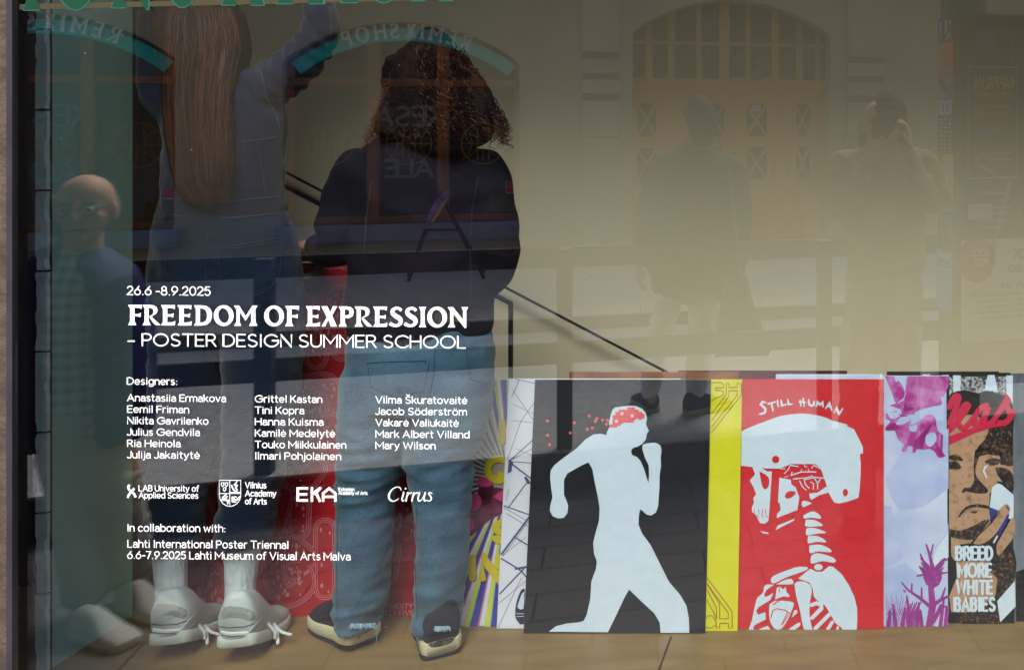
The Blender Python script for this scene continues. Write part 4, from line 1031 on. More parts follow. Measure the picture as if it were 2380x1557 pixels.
rl2 = [(zz([(x, 1460), (x + 4, 1510)]), 1.6) for x in (68, 118, 155, 192)] + [(zz([(x, 1520), (x + 20, 1550)]), 1.6) for x in (100, 150, 195)] + [(z5([(405, 1230), (430, 1150), (470, 1132), (560, 1150), (610, 1185)]), 2.2), (z5([(520, 1310), (575, 1200), (582, 1165)]), 2), (z5([(535, 1300), (598, 1195)]), 1.6), (z5([(495, 960), (500, 905)]), 1.5), (z5([(430, 1090), (520, 1030), (620, 1045)]), 2.6)]
P3.art('printed_hollows', pRed, red2, rl2, lift=.0014)
br = [([(350, 1022), (402, 1022)], 4), ([(395, 1075), (440, 1030), (460, 985), (545, 1000)], 4), ([(465, 1095), (580, 1058), (735, 1058)], 5), ([(480, 1060), (470, 1095)], 4), ([(580, 1030), (575, 1058)], 3.4), ([(655, 1025), (660, 1055)], 3.4), ([(610, 975), (620, 1005), (640, 1000)], 3.4), ([(690, 1015), (715, 985), (780, 1020)], 4), ([(490, 1135), (640, 1120), (700, 1100)], 4), ([(520, 1125), (530, 1135)], 3), ([(620, 1140), (720, 1115), (825, 1125)], 4.5), ([(560, 1155), (590, 1215), (632, 1255)], 4), ([(610, 1135), (620, 1190), (665, 1235)], 4.5), ([(680, 1165), (710, 1185), (708, 1245)], 4), ([(720, 1125), (755, 1180), (755, 1240)], 4.5), ([(785, 1135), (760, 1175)], 4), ([(395, 1120), (440, 1100)], 3)]
P3.art('printed_brain', pWhite, lines=[(zz(q), w * .55) for q, w in br], lift=.0012)
hand = [[(195, 310), (160, 300), (138, 330), (165, 350), (192, 380), (185, 415), (150, 432), (125, 432)], [(222, 322), (300, 300)], [(255, 312), (272, 398)], [(322, 290), (328, 350)], [(360, 282), (368, 340), (412, 330)], [(432, 275), (440, 328), (480, 325)], [(568, 290), (575, 345)], [(598, 268), (610, 345)], [(560, 300), (625, 308)], [(658, 275), (662, 325), (685, 345), (712, 335), (718, 295)], [(740, 350), (758, 302), (780, 335), (805, 305), (815, 355)], [(842, 372), (880, 312), (908, 390)], [(862, 350), (905, 352)], [(935, 415), (955, 365), (990, 432), (1025, 375)]]
P3.art('hand_lettering', pWhite, lines=[(zz(q), [3.2] + [5.0] * (len(q) - 2) + [3.4] if len(q) > 2 else [4.8, 3.2]) for q in hand])
# --- purple winged figures over coral
pPale = mat('print_pale_blue', (200, 204, 220), .7, (160, 172, 208), 4.5, lo=.38, hi=.68); pMag = mat('print_magenta', (168, 46, 132), .7, (190, 120, 176), 26, lo=.42, hi=.62, detail=6); pBlu = mat('print_wash_blue', (164, 174, 210), .8, (184, 190, 216), 12); pPlum = mat('print_plum', (132, 24, 100), .7, (150, 50, 122), 20); pCor = mat('print_coral_purple', (160, 64, 132), .7, (140, 52, 130), 20)
P4 = Poster('pale lilac poster with magenta winged figures and branching coral', 1795, 2204, 2.740, 873, pPale)
z6, z7 = Zc(3050, 1280, 3.114), Zc(3050, 1750, 3.114)
def in4(p): return [(min(max(a, 2060), 2203), b) for a, b in p]
P4.art('printed_wash', pBlu, [z6([(90, 1180), (280, 900), (420, 560), (600, 800), (770, 650), (770, 1300), (500, 1500), (250, 1540), (150, 1400)]), z7([(80, 20), (150, 30), (210, 300), (270, 560), (330, 520), (200, 650), (80, 690)]), z7([(80, 720), (300, 640), (520, 820), (540, 1200), (500, 1330), (80, 1330)]), z7([(480, 500), (600, 520), (740, 330), (770, 200), (770, 320), (620, 480), (600, 640)])])
P4.art('printed_wings', pMag, [z6([(82, 84), (180, 84), (200, 150), (230, 135), (270, 180), (298, 260), (290, 320), (210, 380), (190, 360), (150, 240)]), z6([(320, 100), (345, 84), (770, 84), (770, 200), (720, 300), (680, 320), (705, 370), (690, 395), (600, 410), (520, 430), (440, 455), (400, 480), (405, 498), (310, 500), (270, 500), (250, 440), (200, 425), (130, 400), (290, 350)])], lift=.0011)
P4.art('printed_figures', pMag, [sm(z6([(92, 490), (200, 460), (260, 500), (330, 510), (370, 570), (350, 610), (440, 580), (520, 510), (580, 500), (630, 540), (640, 610), (660, 680), (712, 720), (705, 800), (690, 900), (738, 940), (720, 958), (660, 965), (620, 900), (560, 870), (500, 880), (430, 870), (415, 905), (380, 910), (385, 850), (330, 840), (310, 900), (270, 900), (262, 870), (290, 820), (220, 760), (190, 670), (92, 665), (100, 620), (150, 570), (92, 540)]), 2)], lift=.0013)
P4.art('printed_shading', pPlum, [sm(z6([(480, 700), (560, 620), (600, 600), (520, 760), (500, 860), (420, 870), (400, 800)]), 2), sm(z6([(690, 710), (712, 730), (705, 900), (738, 940), (690, 955), (640, 850), (660, 830), (680, 900)]), 2), sm(z6([(92, 640), (190, 590), (230, 640), (180, 668), (92, 668)]), 2), z6([(290, 470), (420, 430), (330, 420), (300, 350), (280, 440)])], lift=.0017)
P4.art('printed_highlights', pPale, [sm(z6([(110, 480), (220, 470), (240, 520), (150, 550)]), 2), sm(z6([(250, 530), (340, 520), (350, 570), (250, 610), (200, 600)]), 2), sm(z6([(340, 630), (430, 610), (420, 680), (360, 680)]), 2), sm(z6([(530, 720), (620, 690), (640, 780), (570, 850), (520, 800)]), 2)], [(z6([(220, 380), (290, 320), (310, 260)]), 1.6)], lift=.0019)
cor = [([(560, 1330), (600, 1100), (580, 900), (600, 700), (570, 560), (530, 440)], [26, 26, 20, 15, 11, 6]), ([(575, 560), (605, 440)], [8, 5]), ([(600, 750), (500, 620), (465, 540)], [13, 9, 5]), ([(590, 800), (640, 700), (700, 620), (750, 600)], [14, 14, 12, 8]), ([(640, 760), (770, 740)], [8, 5]), ([(560, 1100), (450, 1010), (330, 930), (265, 850)], [14, 11, 8, 5]), ([(370, 950), (375, 870)], [8, 7]), ([(300, 950), (285, 935)], [7, 5]), ([(480, 1040), (480, 910)], [9, 6]), ([(620, 1080), (700, 1030), (770, 1000)], [16, 12, 8]), ([(690, 1040), (735, 910)], [9, 6]), ([(600, 1280), (700, 1100), (760, 1120), (740, 1330)], [16, 14, 12, 14]), ([(430, 780), (520, 760), (460, 680)], [6, 10, 7])]
cor += [([(x0, 1330), (x0 + dx * .5, 1330 - hh * .5), (x0 + dx, 1330 - hh)], [16, 13, 7]) for x0, dx, hh in ((120, 20, 180), (200, -30, 240), (270, 30, 200), (360, -40, 330), (430, 20, 260), (480, -10, 180), (680, 40, 300), (740, 10, 220))] + [([(600, 900 - 40 * i), (600 + sg * 60, 860 - 50 * i), (600 + sg * (95 + 8 * i), 790 - 50 * i)], [13, 10, 6]) for i in range(5) for sg in (-1, 1)] + [([(330 + 9 * i, 1330), (315 + 9 * i, 1180), (340 + 11 * i, 1060 + 9 * (i % 4))], [5, 6, 4]) for i in range(0, 14, 2)] + [([(100 + 17 * i, 1330), (105 + 15 * i, 1180), (96 + 19 * i, 980 + 40 * (i % 3))], [2.4, 2, 1.2]) for i in range(14)] + [([(110 + 22 * i, 1200), (140 + 20 * i, 1130)], [2, 1.4]) for i in range(12)]
P4.art('printed_coral', pCor, lines=[(in4(z7(q)), [x * .62 for x in w]) for q, w in cor], lift=.0015)
P4.art('printed_gaps', pWhite, [sm(z7([(590, 1150), (620, 1160), (635, 1220), (600, 1258), (560, 1230), (560, 1170)]), 2), z7([(640, 500), (770, 300), (770, 580), (700, 600), (650, 720), (600, 620)]), z7([(690, 1120), (640, 1330), (670, 1330), (710, 1200)])], lift=.0010)
# --- halftone face
pSkin = mat('print_skin', (178, 138, 106), .7, (112, 86, 68), 60, lo=.5, hi=.8, detail=8); pInk = mat('print_ink', (26, 24, 24), .7, (64, 56, 50), 90, lo=.5, hi=.9); pScr = mat('print_script_red', (196, 36, 66), .7); pSpk = mat('print_speckle', (176, 176, 176), .7, (56, 56, 56), 120, lo=.4, hi=.6); pShade = mat('print_halftone', (34, 28, 24), .7, (128, 92, 64), 110, lo=.5, hi=.72, detail=8)
P5 = Poster('black halftone poster of a frowning man dabbing a tear under red script', 2062, 2358, 2.755, 866.5, pInk)
X0f = 777
P5.art('printed_backdrop', pSpk, [z6([(X0f, 90), (1470, 90), (1470, 420), (1400, 300), (1180, 240), (1090, 270), (940, 240), (820, 260), (X0f, 300)])])
P5.art('block_letters', pWhite, [z6([(820, 76), (903, 76), (900, 250), (822, 262)]), z6([(1195, 72), (1268, 72), (1302, 250), (1160, 240)]), z6([(1395, 78), (1466, 78), (1466, 390), (1400, 330)]), z6([(490, 66), (570, 66), (570, 84), (490, 84)]), z6([(700, 72), (775, 72), (775, 84), (700, 84)])], lift=.0012)
P5.art('printed_hair', pInk, [sm(z6([(X0f, 330), (800, 270), (930, 236), (1040, 258), (1100, 280), (1200, 250), (1320, 275), (1420, 320), (1470, 420), (1470, 700), (1400, 640), (1300, 560), (1000, 500), (850, 520), (X0f, 580)]), 2)], lift=.0014)
P5.art('printed_face', pSkin, [z6([(X0f, 540), (900, 480), (1010, 470), (1150, 560), (1210, 640), (1190, 740), (1100, 840), (1060, 900), (1100, 950), (1200, 930), (1330, 950), (1330, 1040), (1470, 1060), (1470, 1240), (1300, 1220), (1215, 1360), (1212, 1500), (1225, 1680), (1180, 1750), (1050, 1790), (X0f, 1780)]),
                                   z7([(X0f + 20, 330), (1020, 330), (1060, 420), (900, 440), (840, 620), (800, 560)]), z7([(850, 620), (1240, 620), (1300, 760), (1280, 1000), (1010, 1180), (800, 1170), (X0f, 1000), (860, 800)])], lift=.0010)
P5.art('printed_shadow', pShade, [sm(z6([(1060, 880), (1110, 890), (1330, 910), (1330, 945), (1200, 925), (1110, 950), (1085, 1010), (1060, 1100), (1080, 1180), (1150, 1260), (1195, 1310), (1180, 1350), (1060, 1350), (960, 1330), (930, 1350), (915, 1325), (950, 1290), (1010, 1280), (1050, 1200), (1040, 1050)]), 2),
                                     z6([(1200, 700), (1240, 640), (1470, 630), (1470, 1050), (1400, 1060), (1350, 950), (1200, 860), (1100, 880)]), sm(z6([(X0f, 950), (860, 930), (930, 990), (900, 1000), (X0f, 985)]), 2), sm(z6([(X0f, 1010), (850, 1000), (905, 1060), (890, 1085), (X0f, 1090)]), 2), sm(z6([(1160, 1010), (1230, 970), (1340, 990), (1300, 1040), (1220, 1050)]), 2),
                                     sm(z6([(1280, 1070), (1400, 1080), (1470, 1160), (1470, 1330), (1380, 1250), (1300, 1150)]), 2),
                                     sm(z6([(875, 1600), (950, 1500), (1080, 1465), (1215, 1490), (1215, 1520), (1080, 1500), (960, 1530), (890, 1610)]), 2), sm(z7([(1000, 90), (1090, 70), (1060, 105)]), 2), sm(z7([(X0f, 270), (900, 290), (1060, 230), (1180, 170), (1060, 380), (900, 380), (X0f, 350)]), 2), sm(z7([(930, 1180), (1100, 1130), (1270, 1020), (1290, 800), (1180, 700), (1300, 560), (1480, 500), (1490, 820), (1310, 1050), (1340, 1300), (900, 1300)]), 2)], lift=.0016)
P5.art('printed_tissue', pWhite, [z6([(1240, 1290), (1300, 1240), (1350, 1260), (1475, 1370), (1475, 1640), (1420, 1620), (1330, 1540), (1215, 1510)]), z7([(1298, 1050), (1490, 830), (1495, 1110), (1330, 1280)]), z7([(1250, 415), (1290, 340), (1310, 350), (1265, 430)]), z6([(1140, 1110), (1160, 1060), (1210, 1030), (1160, 1100), (1190, 1180), (1180, 1190)])], lift=.0018)
P5.art('printed_flag', mat('print_navy', (52, 52, 128), .7), [z7([(1218, 36), (1308, 72), (1228, 180)]), z7([(1290, 330), (1400, 120), (1430, 100), (1420, 150), (1330, 340)])], lift=.0020)
P5.art('printed_hand', pSkin, [sm(z7([(1020, 420), (1100, 300), (1240, 190), (1320, 60), (1400, 0), (1440, 60), (1400, 130), (1300, 300), (1200, 400), (1100, 440)]), 2), sm(z7([(1290, 440), (1400, 250), (1480, 130), (1486, 330), (1400, 460), (1310, 560), (1290, 500)]), 2)], [], lift=.0022)
P5.art('printed_hand_lines', pShade, lines=[(z7([(1100, 330), (1240, 200), (1320, 90)]), 3), (z7([(1020, 430), (1110, 310), (1200, 180)]), 5), (z7([(1240, 420), (1290, 330)]), 3), (z7([(1400, 30), (1420, 60)]), 3)], lift=.0024)
scr = [[(777, 600), (830, 480), (880, 330), (860, 295), (820, 330), (777, 420)], [(777, 670), (830, 620), (910, 520), (960, 450), (985, 400), (950, 395), (890, 490), (870, 570), (905, 640), (960, 630), (1040, 540)], [(1180, 400), (1110, 440), (1050, 540), (1060, 610), (1100, 600), (1180, 490), (1195, 410), (1160, 540), (1175, 610), (1240, 580)], [(1240, 590), (1340, 440), (1420, 310), (1400, 400), (1430, 470), (1440, 530), (1380, 590), (1320, 590)], [(1430, 520), (1470, 470)]]
P5.art('red_script', pScr, [z6([(777, 735), (900, 690), (1080, 625), (1240, 600), (1390, 600), (1395, 618), (1240, 640), (1050, 700), (900, 770), (777, 825)])], [(catmull(z6(q), 3), 13) for q in scr], lift=.0026)
def words_(bm, f):
    for t, x0, x1, yb in (('BREED', 845, 1252, 610), ('MORE', 868, 1240, 795), ('WHITE', 852, 1250, 978), ('BABIES', 828, 1280, 1162)):
        a_, b_ = z7([(x0 + 12, yb), (x1 - 12, yb - 155)])
        letter(bm, t, a_[0], a_[1] - 2, b_[0] - a_[0], a_[1] - b_[1] - 4, 6.4, f, sp=.36)
P5.art('lettering', pWhite, fn=words_, lift=.0030)
P6 = Poster('grey smeared photographic poster last in the row of posters', 2310, 2560, 2.768, 868, mat('print_grey_smear', (126, 132, 138), .8, (54, 56, 60), 9, stretch=(1.6, 1, .5), lo=.3, hi=.7, detail=7))
P6.art('printed_panel', pInk, [z7([(1500, 740), (1600, 700), (1700, 900), (1700, 1290), (1505, 1290)])])
# --- striped rays and wheels, behind the running figure
pBase = mat('print_white_b', (206, 206, 214), .7)
P7 = Poster('poster of violet and yellow rays with big yellow capitals behind jeans', 1048, 1457, 2.740, 881, pBase)
cx0, cy0 = z3([(260, 640)])[0]
def rays(col, ph, w):
    def fn(bm, f):
        for i in range(46):
            a0 = 2 * PI * i / 46 + ph
            pts = [(cx0, cy0)] + [(cx0 + 620 * math.cos(a0 + w * k), cy0 + 620 * math.sin(a0 + w * k)) for k in (0, 1)]
            clip = []
            for px_, py_ in pts: clip.append((px_, py_))
            # clip the wedge to the board
            def cut(poly, ax, val, keep_less):
                out = []
                for j in range(len(poly)):
                    p, q = poly[j], poly[(j + 1) % len(poly)]
                    ip, iq = ((p[ax] <= val) == keep_less), ((q[ax] <= val) == keep_less)
                    if ip: out.append(p)
                    if ip != iq:
                        t = (val - p[ax]) / (q[ax] - p[ax]); out.append((p[0] + (q[0] - p[0]) * t, p[1] + (q[1] - p[1]) * t))
                return out
            for ax, val, kl in ((1, 882.5, False), (1, 1456, True), (0, 1078, False), (0, 1405, True)):
                if len(clip) >= 3: clip = cut(clip, ax, val, kl)
            if len(clip) >= 3: fill(bm, [clip], f)
    return fn
P7.art('violet_rays', mat('print_violet', (62, 52, 142), .7), fn=rays(0, 0.0, .050), lift=.0008)
P7.art('yellow_rays', mat('print_ray_yellow', (196, 190, 66), .7), fn=rays(1, .060, .034), lift=.0010)
P7.art('green_edges', mat('print_ray_green', (120, 190, 130), .7), fn=rays(2, .050, .010), lift=.0012)
P7.art('red_edges', mat('print_ray_rose', (190, 110, 140), .7), fn=rays(3, -.012, .012), lift=.0014)
pTypeY = mat('print_type_yellow', (198, 176, 26), .7)
def lt(bm, f):
    for t, x0, x1, yb, cap in (('K', 212, 330, 452, 128), ('Q', 135, 285, 662, 140), ('S', 170, 280, 990, 120), ('IN', 45, 225, 1190, 132)):
        a_, b_ = z3([(x0 + 16, yb - 12), (x1 - 16, yb - cap + 12)])
        letter(bm, t, a_[0], a_[1], b_[0] - a_[0], a_[1] - b_[1], 16, f, sp=.42)
P7.art('yellow_capitals', pTypeY, fn=lt, lift=.0030)
P7.art('capital_edges', mat('print_type_edge', (96, 84, 20), .7), fn=lambda bm, f: lt(bm, lambda x, y, e: f(x + 1.6, y + 1.6, e * .5)), lift=.0024)
pPk = mat('print_pink', (196, 66, 120), .7); pMr = mat('print_maroon', (122, 42, 70), .7, (88, 34, 52), 30)
P7.art('printed_fist', pMr, [sm(z3([(50, 960), (46, 820), (90, 740), (110, 690), (180, 690), (240, 700), (262, 760), (250, 820), (170, 860), (100, 920)]), 2), sm(z3([(100, 650), (178, 650), (170, 760), (110, 780)]), 2)], lift=.0018)
P7.art('printed_caps', pPk, [z3(arc(135, 660, 46, 27, 0, 340)), z3(arc(74, 768, 44, 46, 0, 340)), z3(arc(56, 890, 20, 34, 0, 340)), sm(z3([(180, 740), (240, 700), (262, 730), (240, 770)]), 2)], lift=.0021)
P8 = Poster('white poster with fine violet wheel and cable drawings', 1154, 1566, 2.726, 880, mat('print_paper', (212, 210, 216), .7))
pIn = mat('print_indigo', (78, 76, 116), .7); wl = []
for q, w in (([(270, 545), (412, 470)], 1.2), ([(262, 552), (410, 420)], 2.4), ([(270, 550), (405, 560)], 1.6), ([(275, 560), (380, 640)], 3.4), ([(255, 540), (330, 330), (412, 215)], 1.2), ([(285, 240), (412, 300)], 1), ([(282, 160), (412, 350)], 1.2), ([(300, 105), (412, 130)], 1.4), ([(320, 110), (280, 200)], 1.6), ([(282, 330), (400, 340)], 1), ([(300, 480), (395, 520)], 1),
             ([(270, 545), (268, 610), (280, 560)], 6), ([(372, 650), (260, 800)], 2.4), ([(355, 640), (372, 665)], 7), ([(240, 790), (380, 840)], 2.6), ([(238, 800), (360, 870)], 1.2), ([(375, 850), (225, 1050)], 4.4), ([(380, 860), (232, 1062)], 1.2), ([(250, 830), (372, 905)], 1.2), ([(290, 955), (362, 1000)], 3), ([(225, 1075), (330, 1140), (362, 1180)], 3.4), ([(300, 1130), (360, 1120)], 5), ([(345, 1130), (215, 1265)], 3.2), ([(362, 1190), (205, 1320)], 1), ([(225, 1060), (355, 960)], 1), ([(205, 1450), (330, 1180)], .9), ([(250, 760), (262, 700)], 1)):
    wl.append((z3(q), w))
P8.art('line_drawing', pIn, lines=wl)
P8.art('printed_tyre', mat('print_tyre', (40, 36, 60), .7), [sm(z3([(350, 1238), (330, 1245), (305, 1310), (298, 1370), (305, 1405), (345, 1428)]), 2)], lift=.0012)
P8.art('printed_tread', pWhite, [sm(z3([(346, 1255), (334, 1265), (318, 1310), (312, 1340), (344, 1345)]), 2)], [(z3([(306, 1372), (345, 1372)]), 1.4), (z3([(306, 1388), (345, 1386)]), 1.2), (z3([(335, 1280), (330, 1330)]), 2)], lift=.0016)
# --- the row behind, of which only the top edges show
Poster('poster behind the row with a mottled brown top edge', 1300, 1706, 2.79, 864.5, mat('print_brown_mottle', (150, 92, 50), .7, (96, 50, 36), 9))
Pb = Poster('maroon poster standing behind the red one', 1560, 1966, 2.80, 861.5, mat('print_maroon_b', (92, 24, 36), .7, (74, 30, 40), 4))
Poster('plain white poster behind the red one', 1795, 2050, 2.785, 870, pWhite)
Poster('black poster edge behind the lilac poster', 2061, 2330, 2.80, 863.5, pInk)
# --- the large red one behind the two women
pR2 = mat('print_deep_red', (170, 18, 26), .7, (160, 15, 24), 20); pLine = mat('print_rose_line', (206, 122, 126), .7)
P9 = Poster('large red poster of contour-lined letters behind the two standing women', 424, 988, 2.79, 612, pR2, lean=.115)
z8 = Zc(700, 1600, 2.5053)
G_ = [[(745, 60), (850, 250), (850, 590)], [(1000, 70), (850, 250)], [(1080, 600), (1080, 1110)], [(1170, 860), (1085, 890)],
      [(930, 850), (760, 740), (640, 860), (660, 1080), (760, 1180), (900, 1080), (880, 960), (800, 960)], [(80, 960), (120, 1060), (60, 1180)], [(60, 1000), (10, 1120), (60, 1200), (150, 1200)],
      [(1820, 60), (1760, 200), (1830, 420), (1690, 560), (1790, 600)], [(1640, 760), (1610, 980)], [(1690, 430), (1700, 500)]]
zb = Zc(900, 700, 1.946)
G_ = [z8(q) for q in G_] + [zb(q) for q in ([(545, 640), (540, 720), (500, 800)], [(300, 700), (420, 830), (560, 1000)], [(390, 1060), (400, 900), (330, 860)], [(560, 900), (600, 980)], [(300, 1260), (460, 1240), (560, 1400)], [(280, 1450), (380, 1400), (400, 1480)], [(500, 1500), (580, 1560)])]
G_ += [[(700, 900), (690, 960), (730, 1000)], [(470, 960), (500, 1010), (480, 1060)], [(660, 1150), (640, 1230)], [(500, 1120), (520, 1190)]]
for i, (w, m_, c_) in enumerate(((56, pLine, 1), (52.5, pR2, 0), (46, pLine, 1), (43, pR2, 0), (37, pLine, 1), (34.5, pR2, 0))):
    P9.art('contour_line' if c_ else 'contour_fill', m_, fn=lambda bm, f, w=w: [ribbon(bm, catmull([list(p) for p in q], 4), w, f, .00005) for q in G_], lift=.0006 + .00025 * i)
rr_ = random.Random(11)
sp_ = []
for q in G_:
    for p in catmull([list(p) for p in q], 5):
        for s_ in (-1, 1):
            if rr_.random() < .6:
                x_, y_ = p[0] + s_ * rr_.uniform(6, 12), p[1] + rr_.uniform(-9, 9); a_ = rr_.uniform(1.5, 4.5)
                sp_.append([(x_ + a_ * math.cos(t) * rr_.uniform(.7, 1.2), y_ + 1.7 * a_ * math.sin(t) * rr_.uniform(.7, 1.2)) for t in [k * PI / 4 for k in range(8)]])
P9.art('printed_flecks', pLine, sp_, lift=.0022)
def tw(bm, f):
    letter(bm, 'TWENTY', 897, 1413, 62, 11, 2.4, f, sp=.32)
    letter(bm, 'TWENTY FIVE', 855, 1428, 106, 11, 2.4, f, sp=.32)
    for y_ in (1436, 1432):
        for k in range(22): ribbon(bm, [(560 + k * 18, y_), (572 + k * 18, y_)], .8, f)
    letter(bm, 'TWENTY SUMMER', 690, 626, 120, 8, 1.2, f, sp=.4)
P9.art('lettering', pLine, fn=tw, lift=.0022)
# a low board the posters lean against
bm = bmesh.new(); box(bm, (-1.35, .93, ZF), (.45, .95, ZF + .62)); 
tag(from_bm('low_backboard', bm, M_doorwood), 'low dark board the posters lean against', 'board')
# ================================================================ PEOPLE
mSkin = mat('skin', (214, 160, 130), .6, (196, 140, 112), 14); mEye = mat('eye_white', (230, 226, 220), .3); mIris = mat('iris', (50, 40, 34), .3)
def vec3(t): return Vector(t[:3])
def head_tubes(bm, c, fwd, up, h, nose=True):
    """A head of height h about centre c, facing fwd: skull, face, jaw, nose, brow, ears."""
    fwd, up = Vector(fwd).normalized(), Vector(up).normalized()
    sd_ = fwd.cross(up).normalized(); c = Vector(c)
    def bl(o, r):
        q = c + sd_ * o[0] * h + fwd * o[1] * h + up * o[2] * h
        b2 = bmesh.new(); bmesh.ops.create_uvsphere(b2, u_segments=18, v_segments=12, radius=1)
        M = Matrix((sd_ * r[0] * h, fwd * r[1] * h, up * r[2] * h)).transposed().to_4x4(); M.translation = q
        b2.transform(M); me_ = bpy.data.meshes.new('t'); b2.to_mesh(me_); b2.free(); bm.from_mesh(me_); bpy.data.meshes.remove(me_)
    bl((0, -.05, .14), (.335, .41, .36)); bl((0, .08, -.08), (.285, .30, .36)); bl((0, .14, -.30), (.20, .20, .19)); bl((0, .17, .05), (.27, .20, .12))
    if nose: bl((0, .41, -.07), (.065, .10, .10)); bl((0, .38, .01), (.045, .06, .13))
    bl((0, .35, -.235), (.12, .055, .028)); bl((0, .345, -.275), (.10, .055, .028)); bl((0, .33, -.40), (.10, .07, .07))
    for s_ in (-1, 1): bl((s_ * .335, -.03, -.02), (.045, .10, .15)); bl((s_ * .17, .27, -.08), (.10, .07, .07))
    def eyes(parent):
        for s_ in (-1, 1):
            q = c + sd_ * s_ * .145 * h + fwd * .335 * h + up * .02 * h
            b2 = bmesh.new(); ball(b2, q, (.040 * h,) * 3); e_ = from_bm('eye', b2, mEye, parent, True)
            b2 = bmesh.new(); ball(b2, q + fwd * .030 * h, (.028 * h,) * 3); from_bm('iris', b2, mIris, e_, True)
    return eyes
def hand_tubes(bm, wrist, dirn, palm, L=.18, curl=.5, side=1, spread=.12):
    """Palm, four unequal bent fingers and a thumb from the side of the palm. dirn: wrist to knuckles; palm: out of the palm; side: where the thumb lies."""
    d, p = Vector(dirn).normalized(), Vector(palm).normalized()
    s_ = d.cross(p).normalized() * side; p = s_.cross(d).normalized() * side
    w = Vector(wrist)
    k = L / .18
    tube(bm, [tuple(w - d * .02 * k) + (.026 * k, .019 * k), tuple(w + d * .03 * k) + (.034 * k, .017 * k), tuple(w + d * .085 * k) + (.040 * k, .014 * k)], 14, 3, ref=p)
    for i, (o, ln, rr) in enumerate(((.029, .070, .0088), (.010, .080, .0092), (-.010, .074, .0088), (-.028, .058, .0078))):
        b = w + d * (.088 - .004 * abs(i - 1)) * k + s_ * o * k
        a0 = curl * .5; pts = []; pos = b - d * .012 * k; ang = a0 * .4
        pts.append(tuple(pos) + (rr * k,))
        for j, f_ in enumerate((.45, .32, .23)):
            dd = (d * math.cos(ang) + p * math.sin(ang) + s_ * o * spread * 12 * (1 - j * .3)).normalized()
            pos = pos + dd * (ln * f_ * k + (.012 * k if j == 0 else 0)); ang += curl * (.9 + .12 * i)
            pts.append(tuple(pos) + (rr * k * (1 - .08 * (j + 1)),))
        tube(bm, pts, 10, 3, ref=s_)
    t0 = w + d * .025 * k + s_ * .026 * k
    t1 = t0 + (d * .6 + s_ * .8).normalized() * .035 * k; t2 = t1 + (d * .85 + s_ * .4 + p * .35 * curl).normalized() * .032 * k; t3 = t2 + (d + p * .5 * curl).normalized() * .024 * k
    tube(bm, [tuple(t0) + (.0125 * k,), tuple(t1) + (.0115 * k,), tuple(t2) + (.010 * k,), tuple(t3) + (.0085 * k,)], 10, 3, ref=p)
def body(bm, name, label, group=None, voxel=.0065, origin=None):
    o = fuse(name, bm, mSkin, None, voxel, 3, origin=origin)
    return tag(o, label, 'person', group)
def on_cloth(ob, name, lines, m, parent, mir=False, h=.0012, lift=.0015, rnd=True):
    """Seams laid on a garment: pixels of the picture are dropped on to its near side."""
    dg = bpy.context.evaluated_depsgraph_get()
    me = ob.data; off = WL[ob.name]
    bv = BVHTree.FromPolygons([v.co + off for v in me.vertices], [p.vertices[:] for p in me.polygons])
    E0 = Vector((0, 2.0 if mir else -2.0, EYE))
    last = [None]
    def f(x, y, e):
        q = R(x, y, 3.0) if mir else V(x, y, 3.0)
        d = (q - E0).normalized()
        loc, nr, idx, dist = bv.ray_cast(E0, d)
        if loc is None: loc = last[0] + (q - E0) * 0 if last[0] is not None else q
        else: last[0] = loc
        return loc - d * (lift + e)
    bm = bmesh.new()
    for q, w in lines:
        pts = []
        for (x0, y0), (x1, y1) in zip(q, q[1:]):
            n = max(1, int(math.hypot(x1 - x0, y1 - y0) / 8))
            pts += [(x0 + (x1 - x0) * k / n, y0 + (y1 - y0) * k / n) for k in range(n)]
        pts.append(q[-1]); ribbon(bm, pts, w, f, h, rnd)
    return from_bm(name, bm, m, parent)
